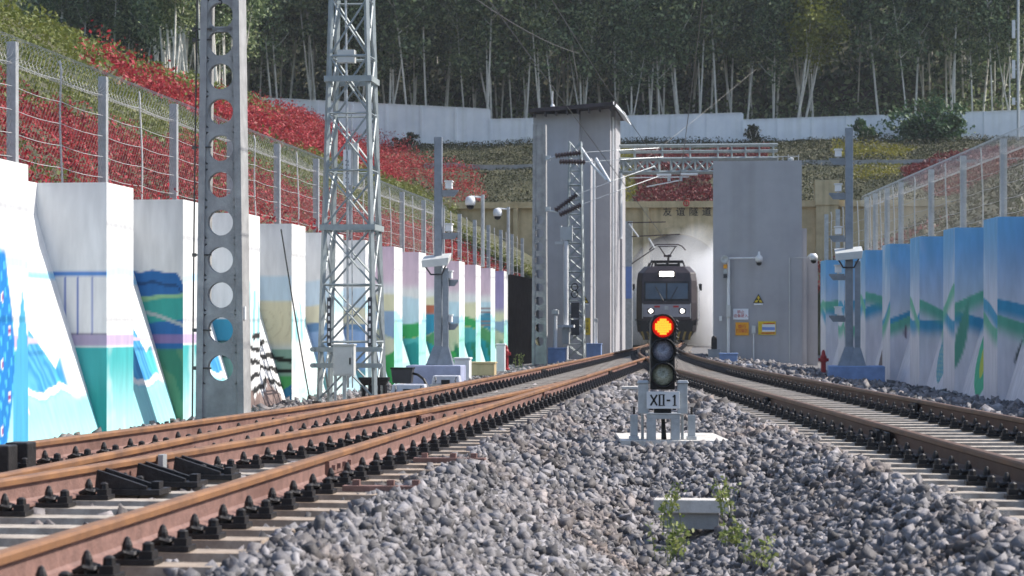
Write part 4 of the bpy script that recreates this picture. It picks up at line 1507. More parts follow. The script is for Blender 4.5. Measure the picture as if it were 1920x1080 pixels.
def hydrant(label, px, Z, z, h):
    q, s = fr(px, Z)
    t = thing('fire_hydrant', label, 'hydrant', q, s, z)
    b = MB()
    k = h / 0.75
    b.lathe((0, 0, 0), [(r * k, a * k) for r, a in ((0.11, 0), (0.11, 0.04), (0.07, 0.06), (0.065, 0.40), (0.09, 0.42), (0.09, 0.56), (0.06, 0.62), (0.045, 0.70), (0.02, 0.75))], 12)
    b.build('barrel', 'hydrant', t, smooth=False)
    for sg in (-1, 1):
        b = MB()
        b.tube([(0, 0, 0.48 * k), (sg * 0.14 * k, 0, 0.48 * k)], 0.045 * k, 8)
        b.build('outlet', 'hydrant', t)
hydrant('red fire hydrant on the ballast beside the blue plinth', 1544, 57, -0.45, 0.70)
hydrant('red fire hydrant behind the white marker post', 949, 64, -0.40, 0.72)
# dwarf signal seen from behind by the building
q, s = fr(1339, 70)
t = thing('trackside_box', 'grey trackside box with small black signal head on it by the grey building corner', 'box', q, s, -0.42)
b = MB()
b.frustum((0, 0, 0.22), (0.34, 0.3), (0, 0, 0.52), (0.38, 0.3))
b.box(-0.2, 0.2, -0.16, 0.16, 0.521, 0.55)
b.build('body', 'steelblue', t)
b = MB()
b.box(-0.09, 0.09, -0.08, 0.08, 0.551, 0.88)
b.lathe((0, 0.05, 0.88), [(0.085, 0), (0.08, 0.05), (0.03, 0.09)], 10)
b.build('signal_head', 'black', t)
b = MB()
b.tube([(-0.1, 0, -0.1), (-0.1, 0, 0.22)], 0.04, 6)
b.tube([(0.1, 0, -0.1), (0.1, 0, 0.22)], 0.04, 6)
b.build('stand', 'galv', t)

# ------------------------------------------------------------------ grey inspection buildings
def bx(b, q0, q1, s0, s1, z0, z1):
    b.box(q0, q1, s0, s1, z0, z1)
ZF = 97.0
qa, sa = fr(1000, ZF)
qb, _ = fr(1086, ZF)
zt = hz(214, ZF)
oL = (qa, sa, -0.5)
bl = thing('inspection_building', 'tall grey windowless inspection building with dark sloping roof on the mural wall side', 'building', *oL)
qc, sc = fr(1147, 98.5)
qd, sd = fr(1157, 99.5)
qe, se = fr(1170, 103)
b = MB(); b.box(qa, qb, sa, sa + 9, -0.6, zt); b.build('wall', 'render', bl, oL)
b = MB(); b.box(qb + 0.002, qc, sa + 0.8, sa + 5, -0.6, zt + 0.30); b.build('wall', 'render', bl, oL)
b = MB(); b.box(qa + 0.35, qb + 0.6, sa - 1.2, sa - 0.002, -0.6, hz(300, ZF)); b.build('wall', 'render', bl, oL)
b = MB(); b.box(qc + 0.002, qd, sa + 1.8, sa + 5.4, -0.6, zt + 0.36); b.build('wall', 'render', bl, oL)
b = MB(); b.box(qd + 0.002, qe, sa + 5.0, sa + 7.5, -0.6, hz(330, 103)); b.build('wall', 'render', bl, oL)
b = MB()
x0, x1 = qa - 0.15, qd + 0.15
zl, zr = hz(214, ZF), hz(195, ZF)
v = [(x0, sa - 0.6, zl + 0.02), (x1, sa - 0.6, zr - 0.15), (x1, sa + 7, zr - 0.12), (x0, sa + 7, zl + 0.05)]
v += [(a, c, z + 0.16) for a, c, z in v]
b.add(v, [(3, 2, 1, 0), (4, 5, 6, 7), (0, 1, 5, 4), (1, 2, 6, 5), (2, 3, 7, 6), (3, 0, 4, 7)])
rf = b.build('roof', 'roof', bl, oL)
for k in range(8):
    b = MB()
    x = x0 + (x1 - x0) * (k + 0.5) / 8
    z = zl + (zr - zl - 0.17) * (k + 0.5) / 8 - 0.05
    b.box(x - 0.03, x + 0.03, sa - 0.55, sa - 0.02, z - 0.12, z + 0.02)
    b.build('rafter', 'roof', rf, oL)
b = MB()
b.add([(x1 - 0.1, sa - 0.7, zr - 0.12), (x1 + 0.30, sa + 0.5, zr - 0.45), (x1 + 0.30, sa + 6, zr - 0.42), (x1 - 0.1, sa + 6.5, zr - 0.1),
       (x1 - 0.1, sa - 0.7, zr + 0.02), (x1 + 0.30, sa + 0.5, zr - 0.33), (x1 + 0.30, sa + 6, zr - 0.30), (x1 - 0.1, sa + 6.5, zr + 0.04)],
      [(3, 2, 1, 0), (4, 5, 6, 7), (0, 1, 5, 4), (1, 2, 6, 5), (2, 3, 7, 6), (3, 0, 4, 7)])
b.build('verge', 'offwhite', rf, oL)
for q0, s0, ztop in ((qb + 0.75, sa - 1.3, hz(310, ZF)), (qc + 0.06, sa + 1.7, zt)):
    b = MB()
    b.tube([(q0, s0, -0.5), (q0, s0, ztop)], 0.05, 8)
    b.build('downpipe', 'white', bl, oL)
b = MB()
b.tube([(x0 + 0.9, sa + 1, zl + 0.3), (x0 + 0.9, sa + 1, zl + 1.1)], 0.02, 5)
b.lathe((x0 + 0.9, sa + 1, zl + 0.35), [(0.05, 0), (0.1, 0.08), (0.05, 0.18)], 8)
b.build('lightning_rod', 'white', bl, oL)

ZR = 74.0
qa2, sa2 = fr(1337, ZR)
qb2, _ = fr(1503, ZR)
zt2 = hz(302, ZR)
oR = (qa2, sa2, -0.7)
br = thing('inspection_building', 'lower grey inspection building bearing warning signs and a white camera arm', 'building', *oR)
b = MB(); b.box(qa2, qb2, sa2, sa2 + 14, -0.8, zt2); b.build('wall', 'render', br, oR)
b = MB(); b.box(qb2 + 0.002, qb2 + 0.17, sa2 + 0.4, sa2 + 13, -0.8, hz(428, ZR)); b.build('wall', 'render', br, oR)
b = MB(); b.box(qb2 + 0.18, qb2 + 0.58, sa2 + 2, sa2 + 12, -0.8, hz(485, 77)); b.build('wall', 'render', br, oR)
b = MB()
for k in range(5):
    x = qb2 - 0.1 - 0.17 * k
    b.tube([(x, sa2 + 0.3, zt2), (x, sa2 + 0.3, zt2 + 0.22 - 0.1 * (k % 2))], 0.014, 5)
b.lathe((qb2 - 0.35, sa2 + 0.2, zt2), [(0.09, 0), (0.09, 0.08), (0.03, 0.12)], 8)
b.tube([(qb2 - 0.1, sa2 + 0.3, zt2 + 0.16), (qb2 - 1.4, sa2 + 0.3, zt2 + 0.14)], 0.012, 5)
b.build('roof_rail', 'galv', br, oR)
FYR = sa2 - 0.02
def on_wall(px, py):                            # point on the front of the signs building
    qq, _ = fr(px, ZR)
    return qq, hz(py, ZR)
q0, z0 = on_wall(1366, 490)
t = thing('camera_post', 'white post with horn speaker and long arm holding a dome camera on the signs building', 'camera', q0, FYR - 0.12, -0.2)
b = MB(); b.tube([(0, 0, 0), (0, 0, z0 + 0.25)], 0.05, 8); b.build('post', 'white', t)
q1, z1 = on_wall(1423, 486)
b = MB(); b.tube([(0, 0, z1 + 0.22), (q1 - q0, -0.1, z1 + 0.24)], 0.03, 6); b.build('arm', 'white', t)
b = MB(); b.lathe((q1 - q0, -0.1, z1 + 0.08), [(0.05, 0), (0.12, 0.06), (0.12, 0.18), (0.04, 0.26), (0.03, 0.36)], 10); b.build('dome', 'white', t, smooth=True)
b = MB(); b.lathe((q1 - q0, -0.1, z1 - 0.02), [(0.03, 0), (0.08, 0.03), (0.09, 0.10)], 10); b.build('lens', 'black', t)
q1, z1 = on_wall(1359, 487)
b = MB(); b.lathe((q1 - q0, -0.05, z1 + 0.2), [(0.06, -0.1), (0.05, 0.0), (0.14, 0.14), (0.14, 0.16), (0.07, 0.10), (0.02, 0.08)], 14, axis='y'); b.build('horn', 'greybox', t, smooth=True)
for k, m in enumerate(('orange', 'galv', 'dkgrey')):
    q1, z1 = on_wall(1360, 500 + 9 * k)
    b = MB(); b.cbox((q1 - q0, -0.03, z1 + 0.2), (0.12, 0.12, 0.13)); b.build('warning_lamp', m, t)
q1, z1 = on_wall(1364, 583)
b = MB(); b.cbox((0, -0.07, z1 + 0.2), (0.13, 0.12, 0.40)); b.build('meter_box', 'greybox', t)
b = MB(); b.cbox((-0.26, 0.04, z1 - 0.05), (0.09, 0.05, 0.16)); b.build('switch', 'white', t)
# camera on the building's right edge with its conduit
q0, z0 = on_wall(1480, 484)
t = thing('dome_camera', 'white dome camera reaching out past the right edge of the signs building', 'camera', q0, FYR - 0.02, z0)
b = MB(); b.tube([(0, 0, -3.4), (0, 0, 0), (0.62, -0.02, 0.0)], 0.018, 6); b.build('conduit', 'greybox', t)
b = MB(); b.tube([(0.60, -0.02, 0.03), (0.70, -0.1, 0.12), (0.80, -0.1, 0.1)], 0.03, 6); b.build('bracket', 'white', t)
b = MB(); b.lathe((0.78, -0.1, -0.10), [(0.05, 0), (0.13, 0.06), (0.14, 0.14), (0.08, 0.24)], 10); b.build('dome', 'white', t, smooth=True)
b = MB(); b.lathe((0.78, -0.12, -0.19), [(0.03, 0), (0.08, 0.03), (0.1, 0.10)], 10); b.build('lens', 'black', t)
q0, z0 = on_wall(1413, 618)
t = thing('wall_switch_box', 'small grey box on a pale conduit between the orange sign and the yellow notice', 'box', q0, FYR - 0.02, z0)
b = MB(); b.cbox((0, -0.04, 0.0), (0.13, 0.08, 0.26)); b.build('body', 'greybox', t, bevel=0.01)
b = MB(); b.tube([(0, -0.02, -1.1), (0, -0.02, -0.14)], 0.022, 6); b.build('conduit', 'white', t)
def sign(label, px, py, w, h, m, name='warning_sign'):
    qq, z = on_wall(px, py)
    t = thing(name, label, 'sign', qq, FYR - 0.005, z)
    b = MB(); b.box(-w / 2, w / 2, -0.012, 0.0, -h / 2, h / 2)
    b.build('board', m, t)
    return t
def trefoil(label, q, s, z, k=1.0):
    t = thing('radiation_sign', label, 'sign', q, s, z)
    b = MB(); b.prism([(-0.20 * k, -0.13 * k), (0.20 * k, -0.13 * k), (0, 0.22 * k)], -0.010, 0.0); b.build('border', 'black', t)
    b = MB(); b.prism([(-0.155 * k, -0.105 * k), (0.155 * k, -0.105 * k), (0, 0.165 * k)], -0.014, -0.0105); b.build('board', 'yellow', t)
    b = MB()
    for c in (90, 210, 330):
        c += 180
        pts = [(0.02 * k * math.cos(R(a)), 0.02 * k * math.sin(R(a))) for a in (c + 30, c - 30)] + [(0.085 * k * math.cos(R(a)), 0.085 * k * math.sin(R(a))) for a in np.linspace(c - 30, c + 30, 6)]
        b.prism([(x, z_ - 0.015 * k) for x, z_ in pts], -0.017, -0.0145)
    b.lathe((0, -0.0145, -0.015 * k), [(0.014 * k, 0), (0.014 * k, 0.003)], 10, axis='y')
    b.build('trefoil', 'black', t)
    b = MB(); b.box(-0.17 * k, 0.17 * k, -0.010, 0, -0.21 * k, -0.145 * k); b.build('caption', 'white', t)
qq, z = on_wall(1422, 562)
trefoil('yellow triangular radiation sign on the lower grey building with the notices', qq, FYR - 0.006, z, 0.85)
t = sign('white notice with red characters above the orange sign', 1389, 589, 0.50, 0.36, 'offwhite')
text_part('lettering', '禁止\n设备驶入', 0.12, 'red', t, (0, -0.014, 0.0))
t = sign('orange sign with dark red characters on the lower grey building', 1391.5, 616.5, 0.44, 0.43, 'orange')
text_part('lettering', '慢行\n扫描区', 0.135, 'red', t, (0, -0.014, 0.0))
t = sign('yellow and white notice board right of the orange sign', 1438, 615, 0.58, 0.44, 'yellow', 'notice_board')
b = MB(); b.box(-0.16, 0.27, -0.016, -0.0125, -0.12, 0.12); b.build('panel', 'white', t)
b = MB(); b.box(-0.16, 0.26, -0.019, -0.0165, -0.07, 0.03); b.build('band', 'bluesign', t)
b = MB(); b.box(-0.12, 0.25, -0.016, -0.0125, 0.135, 0.165); b.box(-0.2, 0.25, -0.016, -0.0125, -0.185, -0.15); b.build('heading', 'red', t)
qq, _ = fr(1095, ZF - 1.4)
trefoil('yellow triangular radiation sign behind the slender lattice mast', fr(1096, ZF - 1.5)[0], sa - 1.21, hz(563, ZF - 1.3), 0.95)
t = thing('yellow_notice', 'tall narrow yellow notice on the tall building beside the slender lattice mast', 'sign', fr(1101, ZF - 1.5)[0], sa - 1.21, hz(612, ZF - 1.3))
b = MB(); b.box(-0.13, 0.13, -0.012, 0, -0.36, 0.36); b.build('board', 'yellow', t)
text_part('lettering', '当\n心\n辐\n射', 0.14, 'dkgrey', t, (0, -0.014, 0))

# ------------------------------------------------------------------ portal beam (gantry) over the track
ZG = 101.0
qg0, sg_ = fr(1158, ZG)
qg1, _ = fr(1336, ZG)
qg2, _ = fr(1458, ZG)
zlo, zhi, zr2 = hz(323, ZG), hz(298, ZG), hz(273, ZG)
oG = (qg0, sg_, zlo)
gt = thing('portal_beam', 'white lattice beam with railed walkway spanning the track between the grey buildings', 'gantry', *oG)
for dy in (0, 0.8):
    b = MB()
    for z in (zlo, zhi):
        b.bar((qg0 - 1, sg_ + dy, z), (qg2, sg_ + dy, z), 0.09)
    b.build('chord', 'latt', gt, oG)
    b = MB()
    n = 9
    L = (qg1 - qg0 + 0.6) / n
    for k in range(n):
        x = qg0 - 0.3 + k * L
        b.bar((x, sg_ + dy, zlo), (x, sg_ + dy, zhi), 0.06)
        if k in (4,):
            continue
        b.bar((x, sg_ + dy, zlo), (x + L, sg_ + dy, zhi), 0.045)
        b.bar((x, sg_ + dy, zhi), (x + L, sg_ + dy, zlo), 0.045)
    b.build('web_member', 'latt', gt, oG)
    b = MB()
    b.bar((qg0 - 1, sg_ + dy, zr2), (qg2, sg_ + dy, zr2), 0.075)
    b.bar((qg0 - 1, sg_ + dy, (zr2 * 0.55 + zhi * 0.45)), (qg2, sg_ + dy, (zr2 * 0.55 + zhi * 0.45)), 0.06)
    x = qg0 - 0.5
    k = 0
    while x < qg2 + 0.01:
        b.bar((x, sg_ + dy, zhi), (x, sg_ + dy, zr2), 0.05)
        x += 1.25 if x < qg1 - 0.2 else 0.62
        k += 1
    b.build('walkway_rail', 'latt', gt, oG)
b = MB()
for k in range(6):
    x = qg0 + k * 1.2
    b.bar((x, sg_, zlo), (x, sg_ + 0.8, zlo), 0.05)
    b.bar((x, sg_, zhi), (x, sg_ + 0.8, zhi), 0.05)
b.build('cross_tie', 'latt', gt, oG)
b = MB()
ym = sg_ - 0.15
for x0, x1, dz in ((1232, 1259, 0.0), (1277, 1309, 0.02)):
    b.tube([(fr(x0, ZG)[0], ym, hz(329, ZG) + dz), (fr(x1, ZG)[0], ym, hz(329, ZG) + dz)], 0.055, 7)
b.tube([(fr(1180, ZG)[0], ym, hz(334, ZG)), (fr(1292, ZG)[0], ym, hz(333, ZG))], 0.025, 6)
b.tube([(fr(1213, ZG)[0], ym, hz(351, ZG)), (fr(1277, ZG)[0], ym, hz(339, ZG))], 0.03, 6)
b.build('cantilever_tube', 'white', gt, oG)
b = MB()
for px in (1255, 1277):
    b.cbox((fr(px, ZG)[0], ym, hz(336, ZG)), (0.14, 0.14, 0.22))
b.build('fitting', 'galv', gt, oG)
b = MB()
b.bar((qg0 + 0.15, sg_ - 0.1, zlo - 0.05), (qg0 + 0.15, sg_ - 0.1, zlo - 3.0), 0.10)
b.build('drop_post', 'white', gt, oG)

# catenary post with insulator tubes left of the engine
q, s = fr(1183, 112)
t = thing('catenary_post', 'grey catenary post with white tubes and blue plate left of the engine', 'post', q - 0.15, s, -0.4)
b = MB(); b.box(-0.22, 0.22, -0.2, 0.2, 0, hz(415, 112) + 0.4); b.build('post', 'galv', t)
b = MB()
b.tube([(0.05, -0.3, hz(420, 112) + 0.4), (0.55, -0.3, hz(445, 112) + 0.4)], 0.05, 6)
b.tube([(1.05, -0.3, hz(447, 112) + 0.4), (1.35, -0.3, hz(466, 112) + 0.4)], 0.05, 6)
b.build('tube', 'white', t)
b = MB()
b.tube([(0.2, -0.3, hz(444, 112) + 0.4), (2.6, -0.3, hz(440, 112) + 0.4)], 0.03, 6)
b.tube([(0.2, -0.3, hz(495, 112) + 0.4), (1.35, -0.3, hz(466, 112) + 0.4)], 0.03, 6)
b.tube([(0.0, -0.3, hz(418, 112) + 0.4), (1.9, -0.3, hz(417, 112) + 0.4)], 0.03, 6)
b.build('bracket_arm', 'insul', t)
b = MB(); b.box(-0.1, 0.2, -0.26, -0.22, hz(560, 112) + 0.4, hz(500, 112) + 0.4); b.build('plate', 'bluesign', t)

# ------------------------------------------------------------------ tunnel portal
PS = PORTAL_S
pc = QA - G / 2 - 1.0
zc_, zcn = hz(394.5, 143), hz(383, 143)
oP = (pc, PS, -0.4)
pt = thing('tunnel_portal', 'beige tunnel portal wall with cornice and black tunnel name characters', 'tunnel', *oP)
ar, zsp = 3.05, 3.55                            # arch radius and springing height
ptop = zc_
b = MB()
n = 24
arch = [(pc + ar * math.cos(a), zsp + ar * math.sin(a)) for a in np.linspace(math.pi, 0, n)]
ql, qr = pc - 15, pc + 17
# wall with an arched opening: strips left, right, above
b.box(ql, pc - ar, PS, PS + 1.0, -0.8, ptop)
b.box(pc + ar, qr, PS, PS + 1.0, -0.8, ptop)
for k in range(n - 1):
    (xa, za), (xb, zb) = arch[k], arch[k + 1]
    b.add([(xa, PS, za), (xb, PS, zb), (xb, PS, ptop), (xa, PS, ptop), (xa, PS + 1, za), (xb, PS + 1, zb)], [(0, 1, 2, 3), (0, 4, 5, 1)])
b.build('portal_wall', 'beige2', pt, oP)
b = MB()
b.box(ql - 0.2, qr + 0.2, PS - 0.35, PS + 1.2, ptop + 0.001, zcn)
b.build('cornice', 'beige2', pt, oP)
b = MB()
zb0, zb1 = hz(455, 143), hz(437, 143)
b.box(pc - 6.5, pc - ar - 0.4, PS - 0.12, PS - 0.001, zb0, zb1)
b.box(pc + ar + 0.4, pc + 6.5, PS - 0.12, PS - 0.001, zb0, zb1)
b.build('string_course', 'beige2', pt, oP)
b = MB()                                        # archivolt
for k in range(n - 1):
    a0, a1 = math.pi - math.pi * k / (n - 1), math.pi - math.pi * (k + 1) / (n - 1)
    v = []
    for r in (ar + 0.002, ar + 0.42):
        for a in (a0, a1):
            for y in (PS - 0.15, PS - 0.002):
                v.append((pc + r * math.cos(a), y, zsp + r * math.sin(a)))
    b.add(v, [(0, 2, 6, 4), (1, 5, 7, 3), (0, 1, 3, 2), (4, 6, 7, 5)])
b.build('arch_ring', 'beige', pt, oP)
for px, w in ((1546, 40), (1216, 10), (975, 8)):
    qq, _ = fr(px, 143)
    hw = w / FPX * 143 / 2
    ztp = hz(347, 143) if px == 1546 else hz(395, 143)
    b = MB(); b.box(qq - hw, qq + hw, PS - 0.6, PS + 1.4, -0.6, hz(392, 143) if px == 1546 else ptop - 0.02); b.build('pilaster', 'beige', pt, oP)
    if px == 1546:
        b = MB(); b.box(qq - hw - 0.06, qq + hw + 0.06, PS - 0.7, PS + 1.5, hz(392, 143) + 0.001, ztp); b.build('pier_cap', 'beige', pt, oP)
qt, _ = fr(1291, 143)
for k, ch in enumerate('友谊隧道'):
    qq, _ = fr(1255 + 24 * k, 143)
    text_part('character', ch, 0.60, 'black', pt, (qq - oP[0], -0.03, hz(403, 143) - oP[2]), depth=0.02)
qq, _ = fr(1290, 143)
b = MB()
b.tube([(qq + 0.17 * math.cos(a), PS - 0.38, hz(387, 143) + 0.17 * math.sin(a)) for a in np.linspace(0, 2 * math.pi, 17)], 0.035, 5, caps=False)
b.cbox((qq, PS - 0.38, hz(387, 143)), (0.05, 0.05, 0.28))
b.build('emblem', 'red', pt, oP)
b = MB()                                        # lining of the bore
pts = [(pc - ar, -0.6)] + arch + [(pc + ar, -0.6)]
for k in range(len(pts) - 1):
    (xa, za), (xb, zb) = pts[k], pts[k + 1]
    b.add([(xa, PS + 1.0, za), (xb, PS + 1.0, zb), (xb, PS + 60, zb), (xa, PS + 60, za)], [(0, 1, 2, 3)])
b.add([(pc - ar, PS + 60, -0.6), (pc + ar, PS + 60, -0.6), (pc + ar, PS + 60, 7), (pc - ar, PS + 60, 7)], [(0, 1, 2, 3)])
b.build('lining', 'concrete', pt, oP)

# ------------------------------------------------------------------ locomotive
LS = 114.6                                       # front of the engine, along the track
lq = QA - G / 2 + bend(114.6)
loco = thing('locomotive', 'dark electric locomotive with lit headlights coming out of the dusty tunnel', 'train', lq, LS, 0.0, rz=-TH + 0.02)
lv = [(0.55, 1.50, 0.10), (1.20, 1.55, 0.0), (2.05, 1.55, 0.03), (3.18, 1.54, 0.36), (3.58, 1.48, 0.50), (3.92, 1.16, 0.80)]
def ring(z, w, o):
    return [(-w, 17.5, z), (-w, 0.34 + o, z), (-w + 0.27, o, z), (w - 0.27, o, z), (w, 0.34 + o, z), (w, 17.5, z)]
b = MB()
for z, w, o in lv:
    b.v += ring(z, w, o)
for k in range(len(lv) - 1):
    for j in range(6):
        a, c = k * 6 + j, k * 6 + (j + 1) % 6
        b.f.append((a, c, c + 6, a + 6)); b.mi.append(0)
b.f += [tuple(reversed(range(6))), tuple(range((len(lv) - 1) * 6, len(lv) * 6))]; b.mi += [0, 0]
b.build('body', 'loco', loco, bevel=0.03)
def onfront(x, z, d=0.02):
    o = np.interp(z, [a[0] for a in lv], [a[2] for a in lv])
    return (x, float(o) - d, z)
def fpanel(name, x0, x1, z0, z1, m, d=0.02, parent=loco, nz=4):
    b = MB()
    zs_ = np.linspace(z0, z1, nz)
    for z in zs_:
        b.v += [onfront(x0, z, d), onfront(x1, z, d), onfront(x0, z, d - 0.05), onfront(x1, z, d - 0.05)]
    for k in range(nz - 1):
        a = k * 4
        b.f += [(a, a + 1, a + 5, a + 4), (a, a + 4, a + 6, a + 2), (a + 1, a + 3, a + 7, a + 5)]; b.mi += [0] * 3
    b.f += [(0, 2, 3, 1), ((nz - 1) * 4, (nz - 1) * 4 + 1, (nz - 1) * 4 + 3, (nz - 1) * 4 + 2)]; b.mi += [0, 0]
    return b.build(name, m, parent)
fr_ = fpanel('windshield_frame', -1.16, 1.16, 2.12, 3.14, 'black', 0.015)
fpanel('windshield', -1.08, -0.04, 2.24, 3.04, 'glass', 0.03, fr_)
fpanel('windshield', 0.04, 1.08, 2.24, 3.04, 'glass', 0.03, fr_)
fpanel('nose_band', -1.19, 1.19, 1.32, 1.96, 'locoband', 0.02)
fpanel('number_mark', -0.62, -0.34, 1.80, 1.89, 'red', 0.035)
fpanel('number_mark', 0.34, 0.62, 1.80, 1.89, 'red', 0.035)
fpanel('crest', -0.10, 0.10, 1.70, 1.88, 'galv', 0.035)
for sg in (-1, 1):
    b = MB(); b.tube([onfront(sg * 0.16, 2.14, 0.06), onfront(sg * 0.55, 2.85, 0.06)], 0.02, 5); b.build('wiper', 'black', loco)
    b = MB(); b.tube([onfront(sg * 1.22, 1.25, 0.09), onfront(sg * 1.22, 1.25, 0.12), onfront(sg * 1.22, 2.0, 0.12)], 0.02, 5); b.build('grab_rail', 'galv', loco)
    b = MB(); b.tube([(sg * 0.45, -0.1, 0.95), (sg * 0.47, -0.28, 0.75), (sg * 0.40, -0.22, 0.45)], 0.03, 6); b.build('brake_hose', 'dkgrey', loco)
b = MB(); b.cbox((0, 0.50, 3.52), (0.92, 0.30, 0.36)); b.build('headlight_box', 'loco', loco, bevel=0.03)
for x in (-0.21, 0.21):
    b = MB(); b.cbox((x * 0.86, 0.34, 3.52), (0.35, 0.03, 0.24)); b.build('headlight', 'lamp', loco)
for sg in (-1, 1):
    b = MB(); b.cbox((sg * 0.80, 0.02, 1.62), (0.36, 0.10, 0.26)); b.build('lamp_frame', 'loco', loco, bevel=0.02)
    b = MB(); b.lathe((sg * 0.80, -0.035, 1.62), [(0.10, 0), (0.09, 0.015)], 12, axis='y'); b.build('headlight', 'lamp', loco)
    b = MB()
    b.tube([(sg * 1.60, 0.75, 1.15), (sg * 1.66, 0.70, 1.2), (sg * 1.66, 0.70, 2.75), (sg * 1.60, 0.75, 2.8)], 0.025, 6)
    b.build('handrail', 'white', loco)
    b = MB(); b.box(*sorted((sg * 1.552, sg * 1.575)), 1.5, 2.1, 0.9, 2.9); b.build('cab_door', 'locoband' if sg < 0 else 'loco', loco)
    b = MB(); b.box(*sorted((sg * 1.535, sg * 1.56)), 3.0, 3.8, 2.3, 2.9); b.build('side_window', 'glass', loco)
    b = MB(); b.cbox((sg * 1.72, 0.85, 2.85), (0.16, 0.08, 0.34)); b.build('mirror', 'black', loco)
b = MB(); b.box(-1.50, 1.50, 0.12, 17.3, 0.90, 1.14); b.box(-1.62, 1.62, 0.25, 0.7, 1.141, 1.19); b.build('underframe', 'black', loco)
b = MB(); b.prism([(-1.38, 1.12), (1.38, 1.12), (1.30, 0.42), (-1.30, 0.42)], -0.06, 0.3); b.build('buffer_beam', 'black', loco, bevel=0.02)
b = MB(); b.cbox((0, -0.30, 0.80), (0.34, 0.5, 0.36)); b.build('coupler', 'iron', loco, bevel=0.04)
b = MB()
b.prism([(-1.42, 0.58), (1.42, 0.58), (1.15, 0.14), (-1.15, 0.14)], -0.16, -0.07)
plow = b.build('plough', 'black', loco)
for k in range(-4, 5):                            # curved hazard stripes on the plough
    sg = 1 if k >= 0 else -1
    x = k * 0.29
    b = MB()
    v = []
    for t in np.linspace(0, 1, 5):
        z = 0.15 + 0.42 * t
        xx = x + 0.10 * sg * t * t
        v += [(xx - 0.055, -0.165, z), (xx + 0.055, -0.165, z)]
    b.add(v, [(2 * i, 2 * i + 1, 2 * i + 3, 2 * i + 2) for i in range(4)])
    b.build('hazard_stripe', 'dullyellow', plow)
for y0 in (2.0, 11.0):
    b = MB()
    for sg in (-1, 1):
        b.box(*sorted((sg * 0.95, sg * 1.25)), y0, y0 + 4.6, 0.35, 0.95)
    b.build('bogie_frame', 'black', loco)
    for k in range(3):
        for sg in (-1, 1):
            b = MB()
            c = Vector((sg * 0.75, y0 + 0.3 + 2.0 * k, 0.60))
            b.tube([c - Vector((0.065, 0, 0)), c + Vector((0.065, 0, 0))], 0.60, 24)
            b.build('wheel', 'iron', loco)
b = MB()                                          # roof gear and guard frame
for x in (-0.95, 0.95):
    b.tube([(x, 1.3, 3.80), (x * 0.84, 1.5, 4.22), (x * 0.84, 4.6, 4.22), (x, 4.8, 3.80)], 0.045, 6)
for y in (1.5, 2.6, 3.6, 4.6):
    b.tube([(-0.80, y, 4.22), (0.80, y, 4.22)], 0.035, 6)
for x in (-0.6, 0, 0.6):
    b.tube([(x, 2.0, 3.85), (x, 2.0, 4.2)], 0.07, 8)
b.box(-0.55, 0.55, 2.6, 4.2, 3.9, 4.1)
b.tube([(-1.0, 1.6, 3.85), (-0.9, 1.4, 4.1)], 0.06, 7)
b.build('roof_gear', 'black', loco)
b = MB()
kz = hz(458, LS + 2)
b.tube([(0, 4.2, 4.15), (0.06, 3.0, 4.55)], 0.06, 6)
b.tube([(-0.12, 3.0, 4.55), (-0.42, 2.6, kz - 0.12)], 0.03, 6)
b.tube([(0.12, 3.0, 4.55), (0.42, 2.6, kz - 0.12)], 0.03, 6)
b.tube([(-0.2, 3.0, 4.52), (0.2, 3.0, 4.52)], 0.06, 6)
b.tube([(-0.95, 2.6, kz - 0.30), (-0.75, 2.6, kz - 0.08), (-0.55, 2.6, kz), (0.55, 2.6, kz), (0.75, 2.6, kz - 0.08), (0.95, 2.6, kz - 0.30)], 0.035, 6)
b.tube([(-0.5, 2.6, kz - 0.1), (0.5, 2.6, kz - 0.1)], 0.03, 6)
b.build('pantograph', 'insul', loco)

# ------------------------------------------------------------------ sunlit dust drifting out of the tunnel
def blob(name, c, r, seed):
    b = MB()
    nu, nv = 20, 12
    for i in range(nv + 1):
        ph = math.pi * i / nv
        for j in range(nu):
            a = 2 * math.pi * j / nu
            k = 1 + 0.12 * math.sin(3 * a + seed) * math.sin(2 * ph) + 0.08 * math.sin(5 * a + 2 * ph + seed)
            b.v.append((c[0] + r[0] * k * math.sin(ph) * math.cos(a), c[1] + r[1] * k * math.sin(ph) * math.sin(a), max(-0.6, c[2] + r[2] * k * math.cos(ph))))
    for i in range(nv):
        for j in range(nu):
            a, d = i * nu + j, i * nu + (j + 1) % nu
            b.f.append((a, a + nu, d + nu, d)); b.mi.append(0)
    return b
dm, nt, p = new_mat('dust')
nt.nodes.remove(p)
pv = nt.nodes.new('ShaderNodeVolumePrincipled')
pv.inputs['Color'].default_value = (1.0, 1.0, 1.0, 1)
pv.inputs['Anisotropy'].default_value = 0.0
tc = nt.nodes.new('ShaderNodeTexCoord')
ln_ = nt.nodes.new('ShaderNodeVectorMath'); ln_.operation = 'LENGTH'
nt.links.new(tc.outputs['Object'], ln_.inputs[0])
nzn = nt.nodes.new('ShaderNodeTexNoise'); nzn.inputs['Scale'].default_value = 2.2; nzn.inputs['Detail'].default_value = 3
nt.links.new(tc.outputs['Object'], nzn.inputs['Vector'])
ad = nt.nodes.new('ShaderNodeMath'); ad.operation = 'MULTIPLY_ADD'
nt.links.new(nzn.outputs['Fac'], ad.inputs[0]); ad.inputs[1].default_value = 0.7
nt.links.new(ln_.outputs['Value'], ad.inputs[2])
mr = nt.nodes.new('ShaderNodeMapRange'); mr.inputs['From Min'].default_value = 0.45; mr.inputs['From Max'].default_value = 1.25
mr.inputs['To Min'].default_value = 0.9; mr.inputs['To Max'].default_value = 0.0
nt.links.new(ad.outputs[0], mr.inputs['Value'])
nt.links.new(mr.outputs[0], pv.inputs['Density'])
